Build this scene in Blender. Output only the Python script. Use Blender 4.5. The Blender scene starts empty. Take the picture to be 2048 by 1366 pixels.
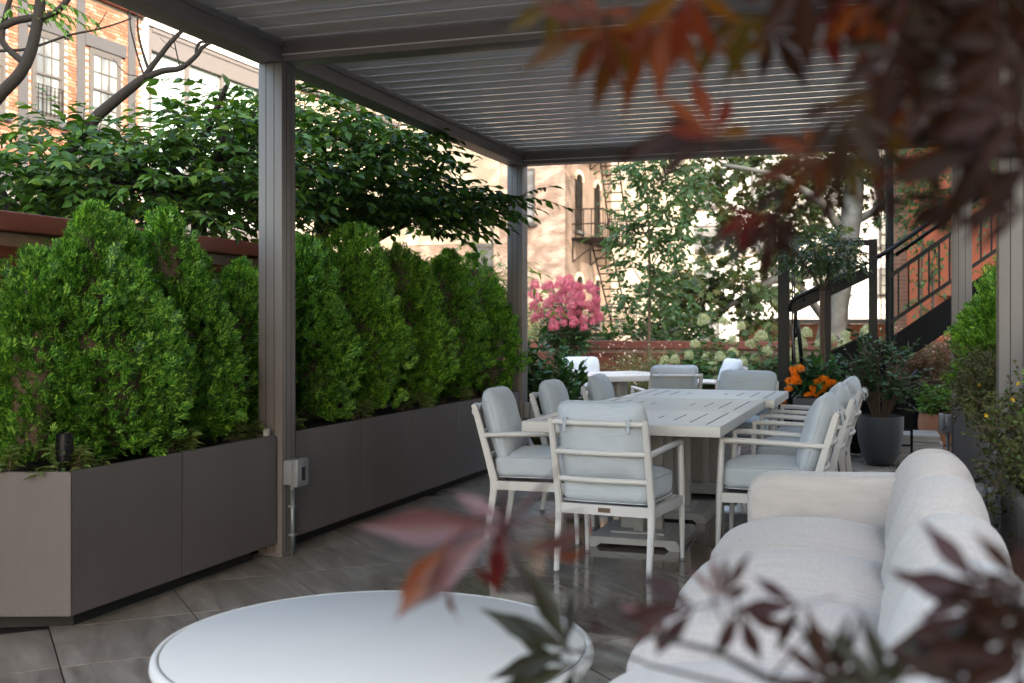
import bpy, bmesh, math, random
import numpy as np
from mathutils import Vector, Matrix, noise

# ------------------------------------------------------------------ camera, sky, sun, exposure
S = bpy.context.scene
COL = S.collection
YAW = math.radians(18.81)
EYE = Vector((0, 0, 1.3))
cam = bpy.data.objects.new("camera", bpy.data.cameras.new("camera"))
COL.objects.link(cam)
cam.location = EYE
cam.rotation_euler = (math.radians(90), 0, YAW)
cam.data.sensor_width = 36
cam.data.lens = 39.38
cam.data.shift_y = -35 / 2048
cam.data.clip_start = 0.05
cam.data.clip_end = 2000
cam.data.dof.use_dof = True
cam.data.dof.focus_distance = 6.3
cam.data.dof.aperture_fstop = 3.4
S.camera = cam

TO_SUN = Vector((0.72, -0.52, 0.45)).normalized()
W = bpy.data.worlds.new("World")
S.world = W
W.use_nodes = True
wn = W.node_tree.nodes
sky = wn.new("ShaderNodeTexSky")
sky.sky_type = 'NISHITA'
sky.sun_disc = False
sky.sun_elevation = math.asin(TO_SUN.z)
sky.sun_rotation = math.atan2(TO_SUN.x, TO_SUN.y)
sky.air_density = 1.0
sky.dust_density = 3.0
sky.ozone_density = 1.0
tint = wn.new("ShaderNodeMixRGB")
tint.blend_type = 'MULTIPLY'
tint.inputs[0].default_value = 1.0
tint.inputs[2].default_value = (1.0, 0.915, 0.775, 1)
W.node_tree.links.new(sky.outputs[0], tint.inputs[1])
W.node_tree.links.new(tint.outputs[0], wn["Background"].inputs[0])
wn["Background"].inputs[1].default_value = 0.15
sun = bpy.data.objects.new("sun", bpy.data.lights.new("sun", 'SUN'))
COL.objects.link(sun)
sun.data.energy = 2.0
sun.data.angle = math.radians(0.53)
sun.data.color = (1.0, 0.93, 0.84)
sun.rotation_euler = TO_SUN.to_track_quat('Z', 'Y').to_euler()
S.view_settings.view_transform = 'Standard'
S.view_settings.look = 'None'
S.view_settings.gamma = 1
S.view_settings.use_curve_mapping = False
S.view_settings.exposure = 3.42

# ------------------------------------------------------------------ helpers
RNG = np.random.default_rng(7)
random.seed(7)
FWD = Vector((-math.sin(YAW), math.cos(YAW), 0))
RGT = Vector((math.cos(YAW), math.sin(YAW), 0))
UP = Vector((0, 0, 1))


def ray(px, py):
    return FWD + RGT * ((px - 1024) / 2240) + UP * ((648 - py) / 2240)


def at_y(px, py, y):
    d = ray(px, py)
    return EYE + d * (y / d.y)


def at_d(px, py, d):
    return EYE + ray(px, py) * d


def pix(p):
    d = p[0] * FWD.x + p[1] * FWD.y
    if d < 0.1:
        return -9999, -9999, d
    r = p[0] * RGT.x + p[1] * RGT.y
    return 1024 + 2240 * r / d, 648 - 2240 * (p[2] - 1.3) / d, d


def mat(name, build):
    m = bpy.data.materials.new(name)
    m.use_nodes = True
    nt = m.node_tree
    b = nt.nodes["Principled BSDF"]
    build(nt, b)
    return m


def N(nt, t, **kw):
    n = nt.nodes.new(t)
    for k, v in kw.items():
        if k.startswith("i_"):
            n.inputs[int(k[2:]) if k[2:].isdigit() else k[2:]].default_value = v
        else:
            setattr(n, k, v)
    return n


def L(nt, a, b):
    nt.links.new(a, b)


def ramp(nt, fac, stops):
    r = nt.nodes.new("ShaderNodeValToRGB")
    e = r.color_ramp.elements
    while len(e) < len(stops):
        e.new(0.5)
    for q, (p, c) in zip(e, stops):
        q.position = p
        q.color = (c[0], c[1], c[2], 1)
    L(nt, fac, r.inputs[0])
    return r.outputs[0]


def tex_noise(nt, scale, detail=4, rough=0.55, coord="Object", stretch=None):
    tc = nt.nodes.new("ShaderNodeTexCoord")
    o = tc.outputs[coord]
    if stretch:
        mp = nt.nodes.new("ShaderNodeMapping")
        mp.inputs["Scale"].default_value = stretch
        L(nt, o, mp.inputs[0])
        o = mp.outputs[0]
    n = nt.nodes.new("ShaderNodeTexNoise")
    n.inputs["Scale"].default_value = scale
    n.inputs["Detail"].default_value = detail
    n.inputs["Roughness"].default_value = rough
    L(nt, o, n.inputs["Vector"])
    return n.outputs["Fac"]


def bump(nt, b, h, strength, dist=0.01):
    n = nt.nodes.new("ShaderNodeBump")
    n.inputs["Strength"].default_value = strength
    n.inputs["Distance"].default_value = dist
    L(nt, h, n.inputs["Height"])
    L(nt, n.outputs[0], b.inputs["Normal"])


def isl(nt):
    """a random value for each loose piece and each object"""
    g = nt.nodes.new("ShaderNodeNewGeometry")
    o = nt.nodes.new("ShaderNodeObjectInfo")
    a = N(nt, "ShaderNodeMath", operation='ADD')
    L(nt, g.outputs["Random Per Island"], a.inputs[0])
    L(nt, o.outputs["Random"], a.inputs[1])
    f = N(nt, "ShaderNodeMath", operation='FRACT')
    L(nt, a.outputs[0], f.inputs[0])
    return f.outputs[0]


def scl(c, k):
    return tuple(v * k for v in c)


def m_plain(name, c, rough=0.5, var=0.12, scale=6, bmp=0.0, metal=0.0, spec=0.5, coat=0.0, stretch=None, bscale=None):
    def f(nt, b):
        n = tex_noise(nt, scale, stretch=stretch)
        L(nt, ramp(nt, n, [(0.25, scl(c, 1 - var)), (0.75, scl(c, 1 + var))]), b.inputs["Base Color"])
        r = N(nt, "ShaderNodeMapRange", i_3=rough * 0.85, i_4=min(1, rough * 1.15))
        L(nt, n, r.inputs[0])
        L(nt, r.outputs[0], b.inputs["Roughness"])
        b.inputs["Metallic"].default_value = metal
        b.inputs["Specular IOR Level"].default_value = spec
        b.inputs["Coat Weight"].default_value = coat
        if bmp:
            bump(nt, b, tex_noise(nt, bscale or scale * 8), bmp, 0.004)
    return mat(name, f)


def m_leaf(name, cols, rough=0.45, trans=0.25, spec=0.4):
    def f(nt, b):
        c = ramp(nt, isl(nt), [(i / max(1, len(cols) - 1), k) for i, k in enumerate(cols)])
        L(nt, c, b.inputs["Base Color"])
        b.inputs["Roughness"].default_value = rough
        b.inputs["Specular IOR Level"].default_value = spec
        t = nt.nodes.new("ShaderNodeBsdfTranslucent")
        br = N(nt, "ShaderNodeMixRGB", blend_type='MULTIPLY', i_0=1.0)
        L(nt, c, br.inputs[1])
        br.inputs[2].default_value = (1.5, 1.4, 0.6, 1)
        L(nt, br.outputs[0], t.inputs[0])
        mx = nt.nodes.new("ShaderNodeMixShader")
        mx.inputs[0].default_value = trans
        L(nt, b.outputs[0], mx.inputs[1])
        L(nt, t.outputs[0], mx.inputs[2])
        L(nt, mx.outputs[0], nt.nodes["Material Output"].inputs[0])
    return mat(name, f)


def m_brick(name, cols, rough=0.85):
    def f(nt, b):
        c = ramp(nt, isl(nt), [(i / max(1, len(cols) - 1), k) for i, k in enumerate(cols)])
        n = tex_noise(nt, 9, coord="Generated" if False else "Object")
        mx = N(nt, "ShaderNodeMixRGB", blend_type='MULTIPLY', i_0=0.6)
        L(nt, c, mx.inputs[1])
        L(nt, ramp(nt, n, [(0.3, (0.6, 0.6, 0.6)), (0.7, (1.15, 1.12, 1.1))]), mx.inputs[2])
        L(nt, mx.outputs[0], b.inputs["Base Color"])
        b.inputs["Roughness"].default_value = rough
        b.inputs["Specular IOR Level"].default_value = 0.25
        bump(nt, b, tex_noise(nt, 60), 0.4, 0.003)
    return mat(name, f)


def m_brick_far(name, c1, c2, mort, rot=(math.pi / 2, 0, 0), stain=(0.75, 1.1), scale=1.0):
    """brickwork too far off to tell its bricks apart: colour and fine relief only"""
    def f(nt, b):
        tc = nt.nodes.new("ShaderNodeTexCoord")
        mp = nt.nodes.new("ShaderNodeMapping")
        mp.vector_type = 'TEXTURE'
        mp.inputs["Rotation"].default_value = rot
        L(nt, tc.outputs["Object"], mp.inputs[0])
        t = nt.nodes.new("ShaderNodeTexBrick")
        t.inputs["Scale"].default_value = scale
        t.inputs["Brick Width"].default_value = 0.21
        t.inputs["Row Height"].default_value = 0.07
        t.inputs["Mortar Size"].default_value = 0.006
        t.inputs["Color1"].default_value = (*c1, 1)
        t.inputs["Color2"].default_value = (*c2, 1)
        t.inputs["Mortar"].default_value = (*mort, 1)
        L(nt, mp.outputs[0], t.inputs["Vector"])
        n = tex_noise(nt, 0.9, detail=6)
        mx = N(nt, "ShaderNodeMixRGB", blend_type='MULTIPLY', i_0=1.0)
        L(nt, t.outputs[0], mx.inputs[1])
        L(nt, ramp(nt, n, [(0.3, (stain[0],) * 3), (0.7, (stain[1],) * 3)]), mx.inputs[2])
        L(nt, mx.outputs[0], b.inputs["Base Color"])
        b.inputs["Roughness"].default_value = 0.9
        bump(nt, b, t.outputs["Fac"], 0.3, -0.004)
    return mat(name, f)


def m_fabric(name, c, scale=420, rib=0.0, bs=0.25):
    def f(nt, b):
        tc = nt.nodes.new("ShaderNodeTexCoord")
        w = []
        for ax in ((1, 0.05, 1), (0.05, 1, 0.3)):
            mp = nt.nodes.new("ShaderNodeMapping")
            mp.inputs["Scale"].default_value = ax
            L(nt, tc.outputs["Object"], mp.inputs[0])
            n = N(nt, "ShaderNodeTexNoise", i_Scale=scale * 0.35, i_Detail=2.0)
            L(nt, mp.outputs[0], n.inputs["Vector"])
            w.append(n.outputs["Fac"])
        a = N(nt, "ShaderNodeMath", operation='ADD')
        L(nt, w[0], a.inputs[0])
        L(nt, w[1], a.inputs[1])
        big = tex_noise(nt, 3.0)
        a2 = N(nt, "ShaderNodeMath", operation='MULTIPLY_ADD', i_1=0.25)
        L(nt, big, a2.inputs[0])
        L(nt, a.outputs[0], a2.inputs[2])
        L(nt, ramp(nt, N2(nt, a2.outputs[0], 0.5), [(0.40, scl(c, 0.88)), (0.72, scl(c, 1.06))]), b.inputs["Base Color"])
        b.inputs["Roughness"].default_value = 0.9
        b.inputs["Specular IOR Level"].default_value = 0.15
        b.inputs["Sheen Weight"].default_value = 0.25
        h = a.outputs[0]
        if rib:
            wv = N(nt, "ShaderNodeTexWave", i_Scale=rib, bands_direction='DIAGONAL')
            L(nt, tc.outputs["Object"], wv.inputs[0])
            a3 = N(nt, "ShaderNodeMath", operation='MULTIPLY_ADD', i_1=0.6)
            L(nt, wv.outputs["Fac"], a3.inputs[0])
            L(nt, h, a3.inputs[2])
            h = a3.outputs[0]
        bump(nt, b, h, bs, 0.0015)
    return mat(name, f)


def N2(nt, o, k):
    m = N(nt, "ShaderNodeMath", operation='MULTIPLY', i_1=k)
    L(nt, o, m.inputs[0])
    return m.outputs[0]


class MB:
    """collects shapes and links them as one mesh object"""

    def __init__(self):
        self.v, self.f = [], []

    def add(self, vs, fs):
        o = len(self.v)
        self.v += [tuple(p) for p in vs]
        self.f += [tuple(i + o for i in q) for q in fs]
        return self

    def box(self, a, b, M=None, bev=0.0):
        (x0, y0, z0), (x1, y1, z1) = a, b
        vs = [(x0, y0, z0), (x1, y0, z0), (x1, y1, z0), (x0, y1, z0), (x0, y0, z1), (x1, y0, z1), (x1, y1, z1), (x0, y1, z1)]
        fs = [(0, 3, 2, 1), (4, 5, 6, 7), (0, 1, 5, 4), (1, 2, 6, 5), (2, 3, 7, 6), (3, 0, 4, 7)]
        if bev:
            bm = bmesh.new()
            w = [bm.verts.new(p) for p in vs]
            for q in fs:
                bm.faces.new([w[i] for i in q])
            bmesh.ops.bevel(bm, geom=bm.edges[:], offset=bev, segments=2, affect='EDGES', profile=0.6)
            bm.verts.index_update()
            vs = [v.co.copy() for v in bm.verts]
            fs = [[v.index for v in q.verts] for q in bm.faces]
            bm.free()
        if M is not None:
            vs = [M @ Vector(p) for p in vs]
        return self.add(vs, fs)

    def tube(self, pts, r, n=8, cap=True):
        pts = [Vector(p) for p in pts]
        rs = r if isinstance(r, (list, tuple)) else [r] * len(pts)
        t = (pts[1] - pts[0]).normalized()
        u = t.orthogonal().normalized()
        vs, fs = [], []
        for i, p in enumerate(pts):
            t = (pts[min(i + 1, len(pts) - 1)] - pts[max(i - 1, 0)]).normalized()
            u = (u - t * u.dot(t))
            u = u.normalized() if u.length > 1e-6 else t.orthogonal().normalized()
            w = t.cross(u)
            for k in range(n):
                a = 2 * math.pi * (k + 0.5) / n
                vs.append(p + (u * math.cos(a) + w * math.sin(a)) * rs[i])
        for i in range(len(pts) - 1):
            for k in range(n):
                fs.append((i * n + k, i * n + (k + 1) % n, (i + 1) * n + (k + 1) % n, (i + 1) * n + k))
        if cap:
            fs.append(tuple(range(n))[::-1])
            fs.append(tuple((len(pts) - 1) * n + k for k in range(n)))
        return self.add(vs, fs)

    def bar(self, p0, p1, w, h, up=(0, 0, 1), w1=None, h1=None):
        """a rectangular bar between two points, w across and h along the up side"""
        p0, p1 = Vector(p0), Vector(p1)
        t = (p1 - p0).normalized()
        s = t.cross(Vector(up)).normalized()
        q = s.cross(t)
        vs = []
        for p, a, c in ((p0, w, h), (p1, w1 or w, h1 or h)):
            vs += [p + s * (a / 2 * i) + q * (c / 2 * j) for i, j in ((-1, -1), (1, -1), (1, 1), (-1, 1))]
        return self.add(vs, [(3, 2, 1, 0), (4, 5, 6, 7), (0, 1, 5, 4), (1, 2, 6, 5), (2, 3, 7, 6), (3, 0, 4, 7)])

    def lathe(self, prof, n=32, c=(0, 0, 0)):
        vs, fs = [], []
        for r, z in prof:
            for k in range(n):
                a = 2 * math.pi * k / n
                vs.append((c[0] + r * math.cos(a), c[1] + r * math.sin(a), c[2] + z))
        for i in range(len(prof) - 1):
            for k in range(n):
                fs.append((i * n + k, i * n + (k + 1) % n, (i + 1) * n + (k + 1) % n, (i + 1) * n + k))
        if prof[0][0] > 1e-4:
            fs.append(tuple(range(n))[::-1])
        if prof[-1][0] > 1e-4:
            fs.append(tuple((len(prof) - 1) * n + k for k in range(n)))
        return self.add(vs, fs)

    def prism(self, poly, y0, y1):
        """a polygon in x, z carried from y0 to y1"""
        n = len(poly)
        vs = [(x, y0, z) for x, z in poly] + [(x, y1, z) for x, z in poly]
        fs = [tuple(range(n)), tuple(range(2 * n - 1, n - 1, -1))]
        fs += [((i + 1) % n, i, n + i, n + (i + 1) % n) for i in range(n)]
        return self.add(vs, fs)

    def build(self, name, m, parent=None, smooth=False, loc=None, rz=0):
        me = bpy.data.meshes.new(name)
        me.from_pydata(self.v, [], self.f)
        return link(name, me, m, parent, smooth, loc, rz)


def link(name, me, m, parent=None, smooth=False, loc=None, rz=0):
    if m is not None and len(me.materials) == 0:
        me.materials.append(m)
    if smooth is True:
        me.polygons.foreach_set("use_smooth", [True] * len(me.polygons))
    elif smooth:
        me.polygons.foreach_set("use_smooth", [True] * len(me.polygons))
        me.set_sharp_from_angle(angle=math.radians(smooth))
    me.update()
    o = bpy.data.objects.new(name, me)
    COL.objects.link(o)
    if parent is not None:
        o.parent = parent
    if loc is not None:
        o.location = loc
    if rz:
        o.rotation_euler.z = rz
    return o


def tag(o, label=None, cat=None, group=None, kind=None):
    if label:
        o["label"] = label
    if cat:
        o["category"] = cat
    if group:
        o["group"] = group
    if kind:
        o["kind"] = kind
    return o


def empty(name, loc=(0, 0, 0), rz=0.0):
    o = bpy.data.objects.new(name, None)
    o.empty_display_size = 0.1
    COL.objects.link(o)
    o.location = loc
    o.rotation_euler.z = rz
    return o


def thing(name, label, cat, loc=(0, 0, 0), rz=0.0, group=None):
    return tag(empty(name, loc, rz), label, cat, group)


def kids(o):
    return [c for c in COL.objects if c.parent == o]


def copy_tree(o, parent=None, loc=None, rz=None, label=None):
    c = o.copy()
    COL.objects.link(c)
    if parent is not None:
        c.parent = parent
    if loc is not None:
        c.location = loc
    if rz is not None:
        c.rotation_euler.z = rz
    if label:
        c["label"] = label
    for ch in kids(o):
        copy_tree(ch, c)
    return c


def piece(me, name, parent, loc, scale=(1, 1, 1), rot=None):
    o = bpy.data.objects.new(name, me)
    COL.objects.link(o)
    o.parent = parent
    o.location = loc
    o.scale = scale
    if rot is not None:
        o.rotation_euler = rot
    return o


# ---- many small faces at once
def np_mesh(name, V, F):
    """V (n,3) points, F (k,c) faces of c corners"""
    me = bpy.data.meshes.new(name)
    k, c = F.shape
    me.vertices.add(len(V))
    me.vertices.foreach_set("co", np.ascontiguousarray(V, dtype=np.float32).ravel())
    me.loops.add(k * c)
    me.loops.foreach_set("vertex_index", np.ascontiguousarray(F, dtype=np.int32).ravel())
    me.polygons.add(k)
    me.polygons.foreach_set("loop_start", np.arange(0, k * c, c, dtype=np.int32))
    me.polygons.foreach_set("loop_total", np.full(k, c, dtype=np.int32))
    me.update(calc_edges=True)
    return me


def nrm(a):
    return a / np.maximum(1e-9, np.linalg.norm(a, axis=-1, keepdims=True))


def frames(d, up):
    """rotation matrices whose y axis is d and whose z axis leans to up"""
    y = nrm(d)
    x = nrm(np.cross(y, up))
    z = np.cross(x, y)
    return np.stack([x, y, z], axis=-1)


def scatter(tv, tf, R, s, t):
    tv = np.asarray(tv, float)
    tf = np.asarray(tf, int)
    n, m = len(t), len(tv)
    s = np.broadcast_to(np.asarray(s, float), (n,))
    V = np.einsum('nij,mj->nmi', R, tv) * s[:, None, None] + t[:, None, :]
    F = tf[None] + (np.arange(n) * m)[:, None, None]
    return V.reshape(-1, 3), F.reshape(-1, tf.shape[1])


# a pointed oval leaf, one unit long, folded along its midrib
LEAF_V = [(0, 0, 0), (0, .35, -.015), (0, .7, -.05), (0, 1, -.14), (-.16, .2, .05), (-.23, .45, .06), (-.13, .75, .0), (.16, .2, .05), (.23, .45, .06), (.13, .75, .0)]
LEAF_F = [(0, 1, 4), (4, 1, 5), (1, 2, 5), (5, 2, 6), (2, 3, 6), (1, 0, 7), (1, 7, 8), (2, 1, 8), (2, 8, 9), (3, 2, 9)]
SLIM_V = [(0, 0, 0), (-.09, .4, .02), (.09, .4, .02), (0, 1, -.12), (0, .45, -.02)]
SLIM_F = [(0, 4, 1), (0, 2, 4), (1, 4, 3), (4, 2, 3)]
ROUND_V = [(0, 0, 0), (-.3, .3, .05), (-.26, .7, .03), (0, 1, -.06), (.26, .7, .03), (.3, .3, .05), (0, .5, -.03)]
ROUND_F = [(0, 6, 1), (1, 6, 2), (2, 6, 3), (3, 6, 4), (4, 6, 5), (5, 6, 0)]
STAR_V = [(0, 0, 0), (-.5, .3, .05), (-.2, .42, 0), (-.42, .85, .04), (-.12, .7, 0), (0, 1.1, -.08), (.12, .7, 0), (.42, .85, .04), (.2, .42, 0), (.5, .3, .05)]
STAR_F = [(0, 2, 1), (0, 4, 2), (2, 4, 3), (0, 6, 4), (4, 6, 5), (0, 8, 6), (6, 8, 7), (0, 9, 8)]


def rand_dir(n):
    return nrm(RNG.normal(size=(n, 3)))


# ------------------------------------------------------------------ materials
M = {}
M["taupe"] = m_plain("taupe_powder_coat", (0.14, 0.1216, 0.1136), 0.42, 0.06, 3, bmp=0.06, bscale=300)
M["louver"] = m_plain("taupe_lightened", (0.56, 0.52, 0.49), 0.4, 0.05, 3)  # same taupe as the posts, lightened to brighten the dim roof underside


def _planter(nt, b):
    n = tex_noise(nt, 2.2, detail=6)
    c = ramp(nt, n, [(0.3, (0.082, 0.070, 0.068)), (0.7, (0.097, 0.083, 0.081))])
    st = tex_noise(nt, 1.0, detail=5, rough=0.6, stretch=(7, 7, 0.35))
    sm = N(nt, "ShaderNodeMixRGB", blend_type='MULTIPLY', i_0=0.3)
    L(nt, c, sm.inputs[1])
    L(nt, ramp(nt, st, [(0.36, (0.80, 0.80, 0.80)), (0.52, (1, 1, 1)), (0.68, (1.07, 1.06, 1.05))]), sm.inputs[2])
    c = sm.outputs[0]
    fine = tex_noise(nt, 260, detail=2)
    tc = nt.nodes.new("ShaderNodeTexCoord")
    sp = nt.nodes.new("ShaderNodeSeparateXYZ")
    L(nt, tc.outputs["Object"], sp.inputs[0])
    mr = N(nt, "ShaderNodeMapRange", i_1=0.08, i_2=0.30, i_3=0.655, i_4=0.76)
    L(nt, sp.outputs[2], mr.inputs[0])
    gt = N(nt, "ShaderNodeMath", operation='GREATER_THAN')
    L(nt, fine, gt.inputs[0])
    L(nt, mr.outputs[0], gt.inputs[1])
    mx = N(nt, "ShaderNodeMixRGB")
    L(nt, gt.outputs[0], mx.inputs[0])
    L(nt, c, mx.inputs[1])
    mx.inputs[2].default_value = (0.22, 0.19, 0.17, 1)
    L(nt, mx.outputs[0], b.inputs["Base Color"])
    b.inputs["Roughness"].default_value = 0.42
    bump(nt, b, tex_noise(nt, 1.3, detail=1), 0.25, 0.02)


M["planter"] = mat("planter_metal", _planter)
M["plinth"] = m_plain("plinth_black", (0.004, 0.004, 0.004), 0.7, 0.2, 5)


def _tile(nt, b):
    o = nt.nodes.new("ShaderNodeObjectInfo")
    tc = nt.nodes.new("ShaderNodeTexCoord")
    add = N(nt, "ShaderNodeVectorMath", operation='MULTIPLY_ADD')
    cmb = nt.nodes.new("ShaderNodeCombineXYZ")
    L(nt, o.outputs["Random"], cmb.inputs[0])
    L(nt, o.outputs["Random"], cmb.inputs[2])
    L(nt, cmb.outputs[0], add.inputs[0])
    add.inputs[1].default_value = (31, 17, 23)
    L(nt, tc.outputs["Object"], add.inputs[2])
    mp = nt.nodes.new("ShaderNodeMapping")
    mp.inputs["Scale"].default_value = (1, 4.5, 1)
    L(nt, add.outputs[0], mp.inputs[0])
    n = N(nt, "ShaderNodeTexNoise", i_Scale=1.6, i_Detail=7.0, i_Roughness=0.62)
    n.inputs["Distortion"].default_value = 1.2
    L(nt, mp.outputs[0], n.inputs["Vector"])
    c = ramp(nt, n.outputs["Fac"], [(0.28, (0.105, 0.088, 0.074)), (0.5, (0.20, 0.174, 0.150)), (0.72, (0.32, 0.285, 0.25))])
    # the wet: broad patches, darker and mirror-like
    g = nt.nodes.new("ShaderNodeNewGeometry")
    w = N(nt, "ShaderNodeTexNoise", i_Scale=0.8, i_Detail=2.0, i_Roughness=0.45)
    L(nt, g.outputs["Position"], w.inputs["Vector"])
    sp = nt.nodes.new("ShaderNodeSeparateXYZ")
    L(nt, g.outputs["Position"], sp.inputs[0])
    mr = N(nt, "ShaderNodeMapRange", i_1=-2.7, i_2=-1.7, i_3=-0.10, i_4=0.20)
    L(nt, sp.outputs[0], mr.inputs[0])
    ad = N(nt, "ShaderNodeMath", operation='ADD')
    L(nt, w.outputs["Fac"], ad.inputs[0])
    L(nt, mr.outputs[0], ad.inputs[1])
    wet = N(nt, "ShaderNodeMapRange", i_1=0.42, i_2=0.68)
    wet.interpolation_type = 'SMOOTHSTEP'
    L(nt, ad.outputs[0], wet.inputs[0])
    dk = N(nt, "ShaderNodeMixRGB", blend_type='MULTIPLY')
    L(nt, wet.outputs[0], dk.inputs[0])
    L(nt, c, dk.inputs[1])
    dk.inputs[2].default_value = (0.75, 0.70, 0.65, 1)
    L(nt, dk.outputs[0], b.inputs["Base Color"])
    rr = N(nt, "ShaderNodeMapRange", i_3=0.40, i_4=0.035)
    L(nt, wet.outputs[0], rr.inputs[0])
    L(nt, rr.outputs[0], b.inputs["Roughness"])
    b.inputs["Specular IOR Level"].default_value = 0.5
    fb = tex_noise(nt, 45, detail=6)
    bs = N(nt, "ShaderNodeMapRange", i_3=0.22, i_4=0.03)
    L(nt, wet.outputs[0], bs.inputs[0])
    bn = N(nt, "ShaderNodeBump", i_Distance=0.004)
    L(nt, bs.outputs[0], bn.inputs["Strength"])
    L(nt, fb, bn.inputs["Height"])
    L(nt, bn.outputs[0], b.inputs["Normal"])


M["tile"] = mat("wet_porcelain_tile", _tile)
M["joint"] = m_plain("joint_dark", (0.006, 0.005, 0.005), 0.7, 0.3, 12)
M["white"] = m_plain("white_frame_paint", (0.5635, 0.5408, 0.5294), 0.38, 0.03, 5)
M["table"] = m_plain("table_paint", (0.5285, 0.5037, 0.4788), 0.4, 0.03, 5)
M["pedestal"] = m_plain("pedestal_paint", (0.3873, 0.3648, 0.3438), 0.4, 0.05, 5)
M["slot"] = m_plain("slot_shadow", (0.03, 0.027, 0.024), 0.9, 0.1, 5)
M["coffee"] = m_plain("coffee_table_white", (0.53, 0.525, 0.51), 0.75, 0.025, 4, bmp=0.05, bscale=400, spec=0.2)
M["cushion"] = m_fabric("pale_blue_grey_fabric", (0.475, 0.512, 0.558), scale=700)
M["sofa"] = m_fabric("warm_grey_ribbed_fabric", (0.475, 0.43, 0.405), scale=380, rib=55, bs=0.6)
M["bronze"] = m_plain("bronze_plaque", (0.12, 0.075, 0.05), 0.45, 0.1, 30, metal=0.3)
M["outlet"] = m_plain("grey_outlet_plastic", (0.18, 0.1875, 0.1988), 0.4, 0.05, 20)
M["conduit"] = m_plain("galvanised_conduit", (0.165, 0.1837, 0.195), 0.4, 0.1, 15, metal=0.5)
M["black"] = m_plain("black_steel", (0.0042, 0.0042, 0.0049), 0.42, 0.2, 6, spec=0.25)
M["blackmatt"] = m_plain("black_panel", (0.0028, 0.0028, 0.0028), 0.6, 0.3, 6, spec=0.15)
M["soil"] = m_plain("soil", (0.014, 0.0098, 0.007), 0.95, 0.4, 30, bmp=0.6)
M["bark"] = m_plain("dark_bark", (0.0119, 0.0091, 0.007), 0.9, 0.45, 22, bmp=0.8, stretch=(1, 1, 0.3))
M["barklight"] = m_plain("mottled_plane_bark", (0.15, 0.1425, 0.1237), 0.85, 0.42, 5, bmp=0.3)
M["stem"] = m_plain("brown_stem", (0.10, 0.062, 0.04), 0.85, 0.3, 30)
M["thuja"] = m_leaf("thuja_scale_leaves", [(0.01711, 0.06287, 0.00972), (0.04754, 0.1486, 0.01782), (0.1046, 0.2572, 0.02916), (0.2853, 0.4801, 0.0567)], 0.5, 0.3, 0.3)
M["thuja2"] = m_leaf("thuja_scale_leaves_yellower", [(0.02222, 0.07178, 0.00972), (0.06061, 0.1735, 0.01944), (0.1313, 0.2991, 0.0324), (0.3334, 0.5383, 0.0567)], 0.5, 0.3, 0.3)
M["cherry"] = m_leaf("dark_glossy_leaves", [(0.014, 0.042, 0.008), (0.028, 0.075, 0.012), (0.048, 0.115, 0.016), (0.09, 0.165, 0.022)], 0.42, 0.32, 0.25)
M["laurel"] = m_leaf("laurel_leaves", [(0.018, 0.055, 0.020), (0.03, 0.09, 0.028), (0.06, 0.14, 0.035)], 0.4, 0.12, 0.2)
M["young"] = m_leaf("young_tree_leaves", [(0.035, 0.085, 0.03), (0.055, 0.12, 0.04), (0.085, 0.155, 0.06)], 0.45, 0.35)
M["plane"] = m_leaf("plane_tree_leaves", [(0.036, 0.055, 0.018), (0.054, 0.085, 0.025), (0.0765, 0.12, 0.035), (0.108, 0.09, 0.025)], 0.55, 0.3)
M["bamboo"] = m_leaf("pale_narrow_leaves", [(0.10, 0.16, 0.04), (0.16, 0.22, 0.06), (0.20, 0.26, 0.08)], 0.5, 0.35)
M["hydleaf"] = m_leaf("hydrangea_leaves", [(0.022, 0.06, 0.018), (0.04, 0.095, 0.026), (0.07, 0.14, 0.04)], 0.45, 0.25, 0.25)
M["hydflower"] = m_leaf("cream_green_florets", [(0.288, 0.328, 0.16), (0.4, 0.432, 0.272), (0.496, 0.504, 0.376)], 0.7, 0.3, 0.1)
M["pink"] = m_leaf("pink_florets", [(0.4207, 0.07477, 0.1575), (0.5202, 0.137, 0.2302), (0.5814, 0.2368, 0.3028)], 0.7, 0.3, 0.1)
M["gaura"] = m_leaf("wispy_grey_green", [(0.075, 0.105, 0.035), (0.12, 0.155, 0.055), (0.17, 0.18, 0.08)], 0.7, 0.3)
M["gaurared"] = m_leaf("wispy_reddish_stems", [(0.16, 0.06, 0.05), (0.22, 0.10, 0.08), (0.13, 0.12, 0.05)], 0.7, 0.3)
M["palepink"] = m_leaf("pale_pink_petals", [(0.6, 0.42, 0.36), (0.72, 0.55, 0.48)], 0.7, 0.3, 0.1)
M["orangefl"] = m_leaf("orange_petals", [(0.85, 0.20, 0.006), (0.9, 0.32, 0.012)], 0.6, 0.3, 0.1)
M["yellowfl"] = m_leaf("yellow_petals", [(0.75, 0.45, 0.02), (0.8, 0.55, 0.05)], 0.6, 0.3, 0.1)
M["camellia"] = m_leaf("camellia_leaves", [(0.015, 0.045, 0.018), (0.03, 0.075, 0.028), (0.06, 0.11, 0.035)], 0.4, 0.12, 0.25)
M["herb"] = m_leaf("bright_herb_leaves", [(0.05, 0.12, 0.02), (0.09, 0.19, 0.03), (0.14, 0.26, 0.06)], 0.45, 0.3)
M["poten"] = m_leaf("potentilla_leaves", [(0.025, 0.032, 0.008), (0.045, 0.055, 0.010), (0.07, 0.08, 0.014), (0.05, 0.085, 0.018)], 0.6, 0.2)
M["topiary"] = m_leaf("topiary_leaves", [(0.02, 0.05, 0.012), (0.035, 0.08, 0.018), (0.06, 0.11, 0.03)], 0.45, 0.2)
M["charcoalpot"] = m_plain("charcoal_pot", (0.036, 0.04, 0.044), 0.62, 0.12, 5, bmp=0.1)
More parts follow.
